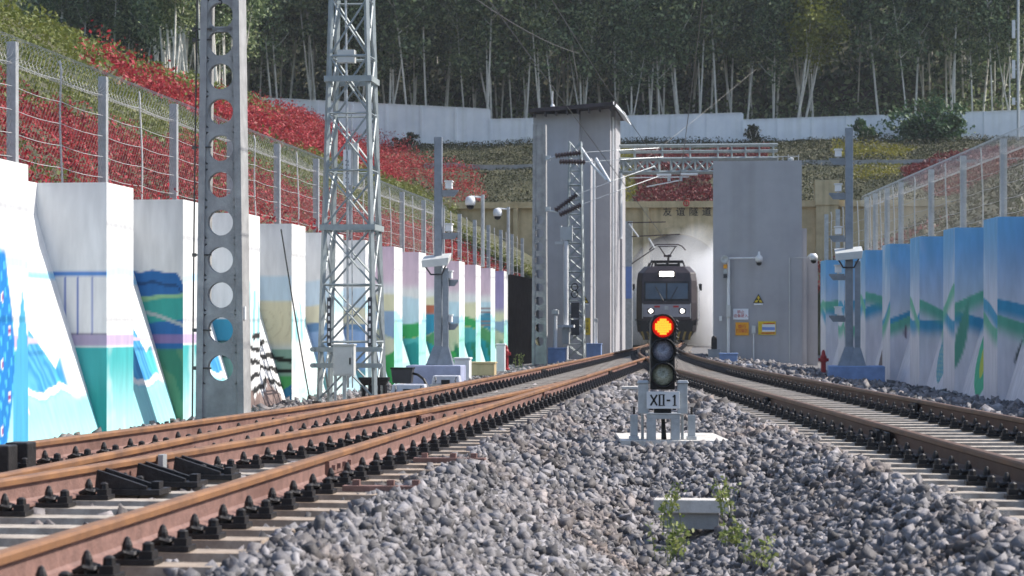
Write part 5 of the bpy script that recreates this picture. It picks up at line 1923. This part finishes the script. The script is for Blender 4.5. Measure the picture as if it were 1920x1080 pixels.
nt.links.new(pv.outputs[0], nt.nodes['Material Output'].inputs['Volume'])
dm2 = dm.copy(); dm2.name = 'thin_dust'
[n_ for n_ in dm2.node_tree.nodes if n_.type == 'MAP_RANGE'][0].inputs['To Min'].default_value = 0.30
def dust(q, s, z, r, seed, m=dm):
    b = blob('dust', (0, 0, 0), (1, 1, 1), seed)
    me = b.mesh('dust_cloud', m)
    o = link('dust_cloud', me)
    x, y = tw(q, s)
    o.location = (x, y, z)
    o.scale = r
    o.rotation_euler = (0, 0, -TH)
    o['kind'] = 'stuff'
    tag(o, 'pale sunlit dust billowing around the locomotive at the tunnel mouth', 'dust', 'dust puffs at the tunnel mouth')
    return o
dust(lq + 2.6, 124, 1.9, (2.7, 9.0, 4.2), 1)
dust(lq + 3.0, 116.5, 0.9, (1.5, 4.5, 2.6), 3)
dust(lq - 2.4, 130, 1.3, (1.7, 7.0, 2.6), 2, dm2)
dust(lq - 1.3, 136, 3.6, (2.6, 4.5, 3.0), 7, dm2)
dust(lq + 1.0, 136.5, 4.6, (2.8, 4.5, 2.9), 5, dm2)

# ------------------------------------------------------------------ overhead wires
def wire(label, pts, r=0.013, m='wire'):
    b = MB()
    b.tube(pts, r, 5)
    x, y, z = pts[0]
    o = b.build('overhead_wire', m, None, (x, y, z))
    o.location = (x, y, z)
    tag(o, label, 'wire')
def sag(a, b_, n=14, d=0.3):
    a, b_ = Vector(a), Vector(b_)
    return [tuple(a.lerp(b_, t) - Vector((0, 0, d * 4 * t * (1 - t)))) for t in np.linspace(0, 1, n)]
mq = QA - G / 2
P3 = lambda q, s, z: (*tw(q, s), z)
wire('contact wire above the turnout track leading to the pantograph', sag(P3(mq, 14, 5.6), P3(lq, LS + 2.6, kz + 0.04), 10, 0.02), 0.010)
wire('messenger wire above the contact wire of the turnout track', sag(P3(mq, 14, 7.0), P3(mq, 101, hz(323, ZG)), 16, 0.5), 0.011)
wire('slanting wire from the top of the wood to the walkway rail of the portal beam', sag(P3(mq + 3.6, 20, 7.4), P3(mq + 0.4, 101, hz(350, ZG)), 12, 0.3), 0.012)
wire('wire crossing before the white boundary wall up to the right', sag(P3(fr(1040, 101)[0], fr(1040, 101)[1], hz(430, 101)), P3(fr(1420, 101)[0], fr(1420, 101)[1] + 20, hz(105, 115)), 10, 0.1), 0.006)
wire('thin dark wire hanging from the tower down to the mural wall foot', sag((*[(527 - 960) / FPX * 36, 36], hz(430, 36)), (*[(580 - 960) / FPX * 38, 38], hz(745, 38)), 8, 0.05), 0.012)
wire('feeder wire with dropper bundle high over the grey building', sag(((880 - 960) / FPX * 60, 60, hz(-10, 60)), ((1085 - 960) / FPX * 96, 96, hz(100, 96)), 8, 0.2), 0.016)
wire('slack feeder tail hanging before the wood', sag(((1072 - 960) / FPX * 96, 96, hz(85, 96)), ((1083 - 960) / FPX * 96, 96, hz(150, 96)), 8, 0.0), 0.02)

# ------------------------------------------------------------------ white boundary wall on the hill
ZW = 166.0
bw_q0, bw_s = wt(0, ZW)
t = thing('boundary_wall', 'long white boundary wall with stepped top running below the wood', 'wall', 0, ZW, 14.8, world=True)
def bwall(px0, px1, y0, y1, n):
    for k in range(n):
        a, c = px0 + (px1 - px0) * k / n, px0 + (px1 - px0) * (k + 1) / n
        xa, xc = (a - 960) / FPX * ZW, (c - 960) / FPX * ZW
        za = hz(y0 + (y1 - y0) * k / n, ZW) - 14.8
        zc2 = hz(y0 + (y1 - y0) * (k + 1) / n, ZW) - 14.8
        b = MB()
        g = 0.012
        v = [(xa + g, -0.10, -1.5), (xc - g, -0.10, -1.5), (xc - g, -0.10, zc2), (xa + g, -0.10, za), (xa + g, 0.10, -1.5), (xc - g, 0.10, -1.5), (xc - g, 0.10, zc2), (xa + g, 0.10, za)]
        b.add(v, [(0, 1, 2, 3), (7, 6, 5, 4), (0, 4, 5, 1), (1, 5, 6, 2), (2, 6, 7, 3), (3, 7, 4, 0)])
        b.build('panel', 'offwhite', t)
        b = MB()
        b.box(xa - 0.10, xa + 0.10, -0.16, 0.16, -1.5, za + 0.06)
        b.build('pier', 'offwhite', t)
        b = MB()
        v = [(xa + 0.102, -0.14, za + 0.001), (xc - 0.102, -0.14, zc2 + 0.001), (xc - 0.102, 0.14, zc2 + 0.001), (xa + 0.102, 0.14, za + 0.001)]
        v += [(x, y, z + 0.07) for x, y, z in v]
        b.add(v, [(3, 2, 1, 0), (4, 5, 6, 7), (0, 1, 5, 4), (1, 2, 6, 5), (2, 3, 7, 6), (3, 0, 4, 7)])
        b.build('coping', 'white', t)
bwall(400, 920, 180, 206, 8)
bwall(920, 1394, 225, 213, 7)
bwall(1394, 2040, 226, 204, 10)

# far house among the trees and the aerial mast
hx = (1612 - 960) / FPX * 178
hs_ = thing('hillside_house', 'dark red roofed house half hidden in the wood behind the white wall', 'house', hx, 178, 17.0, world=True)
b = MB(); b.box(-2.6, 2.6, 0, 5, -1, 1.6); b.build('wall', 'dkgrey', hs_)
b = MB()
b.add([(-3.3, -0.6, 1.6), (3.3, -0.6, 1.6), (3.3, 5.6, 1.6), (-3.3, 5.6, 1.6), (-0.9, 2.5, 3.4), (0.9, 2.5, 3.4)], [(0, 1, 5, 4), (1, 2, 5), (2, 3, 4, 5), (3, 0, 4), (3, 2, 1, 0)])
b.build('roof', 'redroof', hs_)
ax = (1909 - 960) / FPX * 160
am = thing('aerial_mast', 'thin grey aerial mast with white panel antennas before the wood', 'mast', ax, 160, 14.5, world=True)
b = MB(); b.tube([(0, 0, -1), (0, 0, 12)], 0.10, 8); b.build('pole', 'galv', am)
for py in (55, 130, 190):
    b = MB(); b.cbox((-0.35, -0.1, hz(py, 160) - 14.5), (0.22, 0.14, 1.3 if py != 190 else 0.5)); b.tube([(-0.3, 0, hz(py, 160) - 14.5), (0, 0, hz(py, 160) - 14.5)], 0.03, 5); b.build('panel_antenna', 'white', am)

# ------------------------------------------------------------------ plants
def leaf_cloud(C, size, squash=1.0, tilt=1.0):
    """one quad per centre, random orientation"""
    n = len(C)
    a = RNG.normal(size=(n, 3)); a[:, 2] *= tilt
    a /= np.linalg.norm(a, axis=1)[:, None]
    c = RNG.normal(size=(n, 3))
    u = np.cross(a, c); u /= np.linalg.norm(u, axis=1)[:, None]
    w = np.cross(a, u)
    L = (size * RNG.uniform(0.6, 1.4, n))[:, None]
    W = L * RNG.uniform(0.35, 0.7, n)[:, None] * squash
    V = np.stack([C - u * L, C - w * W, C + u * L, C + w * W], 1).reshape(-1, 3)
    F = np.arange(4 * n).reshape(n, 4)
    return V, F
def inside(px, py, poly):
    r = np.zeros(px.shape, bool)
    n = len(poly)
    for i in range(n):
        (x0, y0), (x1, y1) = poly[i], poly[(i + 1) % n]
        c = ((y0 > py) != (y1 > py)) & (px < (x1 - x0) * (py - y0) / (y1 - y0 + 1e-12) + x0)
        r ^= c
    return r
LM = {
    'red': leaf_mat('red_shrub_leaf', [(0.16, 0.016, 0.022), (0.38, 0.03, 0.045), (0.50, 0.055, 0.07), (0.26, 0.06, 0.04), (0.42, 0.04, 0.05)], 0.3),
    'dred': leaf_mat('dark_red_leaf', [(0.08, 0.016, 0.018), (0.17, 0.022, 0.028), (0.12, 0.03, 0.024), (0.23, 0.03, 0.034)], 0.2),
    'grass': leaf_mat('grass_blade', [(0.10, 0.125, 0.022), (0.16, 0.185, 0.04), (0.19, 0.19, 0.055), (0.13, 0.165, 0.035)], 0.3),
    'dry': leaf_mat('dry_cover', [(0.036, 0.038, 0.016), (0.052, 0.050, 0.022), (0.040, 0.054, 0.018), (0.06, 0.054, 0.03)], 0.2),
    'yel': leaf_mat('yellow_shrub', [(0.14, 0.13, 0.02), (0.26, 0.23, 0.02), (0.12, 0.14, 0.025)], 0.3),
    'tree1': leaf_mat('tree_leaf_dark', [(0.034, 0.062, 0.028), (0.065, 0.11, 0.045), (0.12, 0.175, 0.075), (0.38, 0.46, 0.24)], 0.25, 0.45),
    'tree2': leaf_mat('tree_leaf_mid', [(0.042, 0.076, 0.034), (0.10, 0.145, 0.06), (0.18, 0.22, 0.09), (0.44, 0.49, 0.26)], 0.3, 0.45),
    'tree3': leaf_mat('tree_leaf_yellow', [(0.10, 0.12, 0.02), (0.24, 0.25, 0.03), (0.14, 0.16, 0.04)], 0.3),
    'weed': leaf_mat('weed_leaf', [(0.12, 0.18, 0.04), (0.24, 0.29, 0.08), (0.34, 0.36, 0.14), (0.18, 0.22, 0.07)], 0.4),
    'bush': leaf_mat('bush_leaf', [(0.03, 0.07, 0.03), (0.06, 0.12, 0.05), (0.10, 0.17, 0.06)], 0.25),
}
M.update({'leaf_' + k: v for k, v in LM.items()})
def cover(name, label, q, s, m, size, height, clump=None):
    if name.endswith('grass'):
        size = size * 1.1
    z = terrain(q, s)
    hgt = RNG.uniform(0, 1, len(q)) ** 1.3 * height
    if clump:
        hgt = hgt * (0.2 + 0.8 * np.clip(0.5 + 1.1 * snoise(q * clump, s * clump, 77, 3), 0, 1.3))
    x, y = q * CT + s * ST, -q * ST + s * CT
    V, F = leaf_cloud(np.stack([x, y, z + hgt], 1), size)
    o = link(name, np_mesh(name, V, F, 'leaf_' + m))
    o['kind'] = 'stuff'
    tag(o, label, 'shrubs')
def region(n, q0, q1, s0, s1, keep):
    q, s = RNG.uniform(q0, q1, n), RNG.uniform(s0, s1, n)
    k = keep(q, s)
    return q[k], s[k]
ns = lambda q, s, f, seed: snoise(q * f, s * f, seed, 3)
# --- slope behind the mural wall: red band at the foot, grass above, red band up the slope
BAND = [(-19.7, 64), (-20.6, 72), (-21.4, 85), (-22.2, 95), (-27, 130), (-33, 160), (-31, 165), (-27, 165), (-24.9, 161), (-22.7, 154), (-18.9, 150), (-16.5, 142.8),
        (-18.5, 141.5), (-22, 145), (-20.2, 116), (-18.5, 91), (-18.1, 79), (-18.5, 63)]
BANDP = {'brown': [(-29.1, 172.1), (-15.8, 163.5), (-13.6, 141.3), (-16.0, 141.3), (-18.9, 150.3), (-22.7, 154.0), (-25.1, 162.3)],
         'red': [[(-8.0, 159.8), (1.3, 161.0), (1.2, 153.5), (-2.5, 149.6), (-2.4, 141.5), (-7.1, 141.5)], [(9.9, 149), (12.7, 154), (15.7, 159), (20, 160), (20, 147), (12, 143), (10, 145.6)]],
         'yellow': [[(-9.3, 159.9), (-8.0, 159.8), (-6.9, 141.5), (-8.3, 141.5)], [(6.8, 149.8), (10.0, 153.2), (9.8, 147.1), (6.7, 146.8)], [(5.8, 160.5), (11.8, 160.4), (10.7, 155.5), (5.6, 155.7)]]}
in_foot = lambda q, s: (-q < 12.9 + 0.9 * ns(q, s, 0.5, 61)) & (-q > 9.3) & (s < 95)
in_band = lambda q, s: inside(q + 0.35 * ns(q, s, 2.0, 5), s + 0.8 * ns(q, s, 1.2, 6), BAND)
q, s = region(160000, -14.5, -9.3, 23, 92, lambda q, s: in_foot(q, s) & (ns(q, s, 1.3, 62) > -0.8) & (ns(q, s, 3.2, 67) > RNG.uniform(-1.0, 0.25, len(q))) & (RNG.uniform(0, 1, len(q)) < np.clip(1.5 - s / 75, 0.35, 1)))
cover('red_shrubs', 'red leaved shrubs covering the slope foot right behind the mural wall fence', q, s, 'red', 0.038, 0.55, 3.0)
q, s = region(330000, -40, -9, 50, 165, lambda q, s: in_band(q, s) & (ns(q, s, 1.6, 66) > RNG.uniform(-1.1, 0.1, len(q))))
cover('red_shrubs', 'bright red shrub band climbing the grass slope above the fence', q, s, 'red', 0.075, 1.15, 1.6)
q, s = region(170000, -25, -9.3, 23, 118, lambda q, s: ~in_band(q, s) & ~(in_foot(q, s) & (ns(q, s, 1.3, 62) > -0.75)) & (RNG.uniform(0, 1, len(q)) < np.clip(1.3 - s / 130, 0.3, 1)))
cover('slope_grass', 'yellow-green grass and herbs on the slope above the mural wall', q, s, 'grass', 0.045, 0.36, 1.2)
q, s = region(90000, -48, -18, 60, 165, lambda q, s: ~in_band(q, s) & ~inside(q, s, BANDP['brown']))
cover('slope_grass', 'rough green grass along the crest under the left part of the wood', q, s, 'grass', 0.08, 0.6, 0.7)
# --- cut face above the tunnel
farq = lambda n, keep: region(n, -40, 34, 141.5, 166, keep)
pr, py_ = BANDP['red'], BANDP['yellow']
isred = lambda q, s: np.any([inside(q + 0.3 * ns(q, s, 1.5, 9), s, p_) for p_ in pr], axis=0)
isyel = lambda q, s: np.any([inside(q + 0.3 * ns(q, s, 1.5, 9), s, p_) for p_ in py_], axis=0)
q, s = farq(300000, lambda q, s: isred(q, s))
cover('red_shrubs', 'dull dark red shrub beds on the cut slope above the tunnel', q, s, 'dred', 0.09, 0.6, 1.0)
q, s = farq(160000, lambda q, s: isyel(q, s) & ~isred(q, s))
cover('yellow_shrubs', 'yellow green shrub patches on the cut slope above the tunnel', q, s, 'yel', 0.085, 0.5, 1.0)
q, s = farq(140000, lambda q, s: ~isyel(q, s) & ~isred(q, s) & ~in_band(q, s))
cover('dry_cover', 'brown olive dry growth over the cut slope above the tunnel', q, s, 'dry', 0.07, 0.5, 0.9)
q, s = region(50000, 4, 30, 30, 141, lambda q, s: (q > wallR_np(s) + 1.1))
cover('dry_cover', 'brown olive dry growth on the slope behind the blue painted wall', q, s, 'dry', 0.08, 0.4, 0.9)
q, s = region(50000, 0, 40, 80, 141, lambda q, s: (q > wallR_np(s) + 4) & (q < wallR_np(s) + 12) & (ns(q, s, 0.6, 19) > 0.1))
cover('red_shrubs', 'dark red shrubs on the slope behind the blue painted wall', q, s, 'dred', 0.13, 0.5, 0.9)
# --- concrete ribs and berm kerbs framing the planted cut face
t = thing('slope_frame', 'dark kerbs along the terrace between the planted beds above the tunnel', 'slope frame', -12, 142, 8.0)
def strip(name, pts, w, h, m='concrete'):
    b = MB()
    for (q0, s0), (q1, s1) in zip(pts[:-1], pts[1:]):
        z0_, z1_ = float(terrain(q0, s0)), float(terrain(q1, s1))
        dx, dy = q1 - q0, s1 - s0
        L = math.hypot(dx, dy)
        nx, ny = -dy / L * w / 2, dx / L * w / 2
        v = [(q0 + nx, s0 + ny, z0_ - 0.3), (q0 - nx, s0 - ny, z0_ - 0.3), (q1 - nx, s1 - ny, z1_ - 0.3), (q1 + nx, s1 + ny, z1_ - 0.3)]
        v += [(a, c, (z0_ if i in (0, 1) else z1_) + h) for i, (a, c, _) in enumerate(v)]
        b.add(v, [(0, 1, 2, 3), (7, 6, 5, 4), (0, 4, 5, 1), (1, 5, 6, 2), (2, 6, 7, 3), (3, 7, 4, 0)])
    b.build(name, m, t, (-12, 142, 8.0))
for sx_ in (150.7,):
    strip('kerb', [(q, sx_) for q in np.arange(-22, 24, 2.0)], 0.22, 0.34)
# --- trees
def make_tree(var):
    rr = random.Random(100 + var)
    H = rr.uniform(14, 19)
    lean = (rr.uniform(-0.16, 0.16), rr.uniform(-0.10, 0.10))
    bend = rr.uniform(-0.5, 0.5)
    def c(t):
        return Vector((lean[0] * H * t + bend * math.sin(t * 3.0), lean[1] * H * t, H * t))
    b = MB()
    b.tube([c(t) for t in np.linspace(-0.04, 0.95, 12)], rr.uniform(0.07, 0.11), 6, r1=0.03)
    tips = []
    for k in range(14):
        t = rr.uniform(0.38, 0.95)
        p = c(t)
        a = rr.uniform(0, 6.28)
        L = rr.uniform(1.2, 2.6) * (1.15 - 0.5 * t)
        e = p + Vector((math.cos(a) * L * 0.75, math.sin(a) * L * 0.75, L * 0.75))
        b.tube([p, p.lerp(e, 0.5) + Vector((0, 0, -0.1)), e], 0.045, 4, r1=0.012)
        tips += [e, p.lerp(e, 0.6)]
    if var % 3 == 0:
        a = rr.choice((-1, 1))
        p = c(0.12)
        b.tube([p, p + Vector((a * 0.5, 0.1, 2.5)), p + Vector((a * 1.3, 0.2, 7.0))], 0.09, 5, r1=0.03)
        tips.append(p + Vector((a * 1.3, 0.2, 7.0)))
    trunk = b.mesh('trunk', 'bark')
    pts = []
    lr = np.random.default_rng(300 + var)
    for k in range(56):
        t = rr.uniform(0.38, 1.0)
        base = Vector(tips[rr.randrange(len(tips))]) if k < 30 else c(t)
        rad = rr.uniform(0.45, 0.95)
        n = rr.randrange(60, 95)
        o = lr.normal(size=(n, 3)) * rad * np.array([0.75, 0.75, 0.5])
        pts.append(np.array(base) + np.array([rr.uniform(-.6, .6), rr.uniform(-.6, .6), rr.uniform(-.4, .4)]) + o)
    C = np.concatenate(pts)
    V, F = leaf_cloud(C, 0.16)
    lm = ['tree1', 'tree2', 'tree1', 'tree2', 'tree1', 'tree2', 'tree3'][var % 7]
    crown = np_mesh('crown', V, F, 'leaf_' + lm)
    return trunk, crown
protos = [make_tree(k) for k in range(7)]
LABT = 'slender pale trunked tree in the dense wood behind the white boundary wall'
LABL = 'slender pale trunked tree on the crest above the grass slope'
LABY = 'slender tree with yellow green leaves in the wood behind the white boundary wall'
def plant_tree(x, y, z, var, label, group, sc):
    trunk, crown = protos[var]
    t = link('tree', None)
    t.location = (x, y, z)
    t.rotation_euler = (0, 0, random.uniform(0, 6.28))
    t.scale = (sc, sc, sc * random.uniform(0.92, 1.1))
    tag(t, label, 'tree', group)
    link('trunk', trunk, t)
    link('crown', crown, t)
def tz(x, y):
    q, s = wt(x, y)
    return float(terrain(q, s))
for row in range(6):
    Y = 168.5 + row * 3.4
    half = Y * 0.235
    step = 1.45 + row * 0.36
    x = -half + random.uniform(0, step)
    while x < half:
        xx, yy = x + random.uniform(-0.8, 0.8), Y + random.uniform(-1.5, 1.5)
        pxx = 960 + xx / yy * FPX
        house = abs(xx - hx) < 4.2 and yy < 184 and random.random() < 0.85
        if not house and pxx > 60:
            yl = (abs(pxx - 1490) < 28 or abs(pxx - 1630) < 14) and row < 3
            plant_tree(xx, yy, tz(xx, yy) - 0.2, 6 if yl else random.randrange(6), LABY if yl else LABT, 'trees of the wood behind the white wall', random.uniform(0.8, 1.15))
        x += step
for k in range(44):
    s = random.uniform(118, 164)
    P = random.uniform(26 + (s - 104) * 0.16, 31 + (s - 104) * 0.2)
    x, y = tw(-P, s)
    if 960 + x / y * FPX > 520 and y > 150:
        continue
    plant_tree(x, y, tz(x, y) - 0.2, random.randrange(6), LABL, 'trees on the crest above the grass slope', random.uniform(0.7, 1.0))

# undergrowth mass deep in the wood
n = 38000
X = RNG.uniform(-50, 52, n); Y = RNG.uniform(176, 205, n)
qq, ss = X * CT - Y * ST, X * ST + Y * CT
Z = terrain(qq, ss) + RNG.uniform(0, 1, n) ** 0.8 * (2.5 + 11 * np.clip((Y - 178) / 20, 0, 1))
V, F = leaf_cloud(np.stack([X, Y, Z], 1), 0.32)
o = link('undergrowth', np_mesh('undergrowth', V, F, 'leaf_tree1'))
o['kind'] = 'stuff'
tag(o, 'dark undergrowth and far foliage deep inside the wood', 'undergrowth')
n = 16000
X = RNG.uniform(-50, 52, n); Y = RNG.uniform(167, 176, n)
qq, ss = X * CT - Y * ST, X * ST + Y * CT
Z = terrain(qq, ss) + RNG.uniform(0, 1, n) ** 2 * 1.6
V, F = leaf_cloud(np.stack([X, Y, Z], 1), 0.2)
o = link('undergrowth', np_mesh('undergrowth', V, F, 'leaf_tree2'))
o['kind'] = 'stuff'
tag(o, 'low herbs among the trunks right behind the white boundary wall', 'undergrowth')
# shrubs in front of the white wall
def shrub(label, px, py, Z, r, n, m, size=0.12, stems=6):
    x = (px - 960) / FPX * Z
    zb = tz(x, Z)
    t = link('shrub', None)
    t.location = (x, Z, zb)
    tag(t, label, 'shrub')
    b = MB()
    for k in range(stems):
        a = 6.28 * k / stems
        b.tube([(0.1 * math.cos(a), 0.1 * math.sin(a), -0.1), (r[0] * 0.4 * math.cos(a), r[1] * 0.4 * math.sin(a), r[2] * 0.9), (r[0] * 0.7 * math.cos(a), r[1] * 0.6 * math.sin(a), r[2] * 1.6)], 0.03, 4)
    b.build('stem', 'bark', t)
    cs = RNG.normal(size=(int(n / 60), 3)) * np.array([0.45, 0.45, 0.4]) * np.array(r)
    C = np.repeat(cs, 60, 0) + RNG.normal(size=(len(cs) * 60, 3)) * np.array(r) * 0.16
    C[:, 2] = np.abs(C[:, 2] + r[2])
    V, F = leaf_cloud(C, size)
    link('foliage', np_mesh('foliage', V, F, 'leaf_' + m), t)
shrub('big dark green bush growing against the white boundary wall', 1745, 230, 162.5, (2.4, 1.5, 1.35), 6000, 'bush', 0.16)
shrub('small spiky green bush against the white boundary wall beside the camera pole top', 1622, 240, 163, (0.8, 0.7, 0.75), 1200, 'bush', 0.14)
shrub('low tuft at the foot of the white boundary wall beyond the lattice tower', 770, 235, 163, (0.9, 0.6, 0.5), 900, 'dry', 0.12)
shrub('olive tuft at the foot of the white boundary wall above the portal beam', 1412, 250, 163, (0.9, 0.6, 0.55), 900, 'dry', 0.12)
# weeds in the gully
def weed(label, px, Z, zb, h, stems, spread):
    x = (px - 960) / FPX * Z
    t = link('weed', None)
    t.location = (x, Z, zb)
    tag(t, label, 'weed')
    b = MB()
    C = []
    for k in range(stems):
        x0, y0 = random.gauss(0, spread), random.gauss(0, spread * 1.6)
        hh = h * random.uniform(0.5, 1.0)
        lx, ly = random.uniform(-.08, .08), random.uniform(-.06, .06)
        pts = [(x0 + lx * u * u, y0 + ly * u * u, hh * u) for u in np.linspace(0, 1, 5)]
        b.tube(pts, 0.0025, 3, caps=False)
        for j in range(int(14 * hh / h) + 3):
            u = random.uniform(0.2, 1)
            C.append((x0 + lx * u * u + random.gauss(0, 0.018), y0 + ly * u * u + random.gauss(0, .018), hh * u + random.gauss(0, 0.01)))
    b.build('stem', 'leaf_weed', t, kind='stuff')
    V, F = leaf_cloud(np.array(C), 0.018)
    link('leaves', np_mesh('leaves', V, F, 'leaf_weed'), t)
weed('bright green weed clump growing at the left end of the gully slab', 1252, 15.4, -0.52, 0.34, 9, 0.045)
weed('small green weed growing at the right end of the gully slab', 1365, 15.9, -0.50, 0.30, 9, 0.03)
weed('yellow green weed clump in the gully bottom before the slab', 1258, 13.4, -0.55, 0.26, 10, 0.045)
weed('thin green weed on the shaded gully side', 1375, 13.8, -0.50, 0.20, 9, 0.05)
weed('straggling green weed low on the shaded gully side', 1425, 12.9, -0.52, 0.16, 7, 0.05)
weed('small weed in the ballast before the black clad wall', 972, 66, -0.38, 0.45, 8, 0.08)

# ------------------------------------------------------------------ thin valley haze
hm, nt, p = new_mat('haze')
nt.nodes.remove(p)
pv = nt.nodes.new('ShaderNodeVolumePrincipled')
pv.inputs['Color'].default_value = (0.86, 0.92, 1.0, 1)
pv.inputs['Density'].default_value = 0.0002
nt.links.new(pv.outputs[0], nt.nodes['Material Output'].inputs['Volume'])
b = MB()
b.box(-190, 190, -60, 300, -3, 112)
o = b.build('haze', hm)
o['kind'] = 'stuff'
tag(o, 'thin pale haze filling the railway cutting', 'haze')
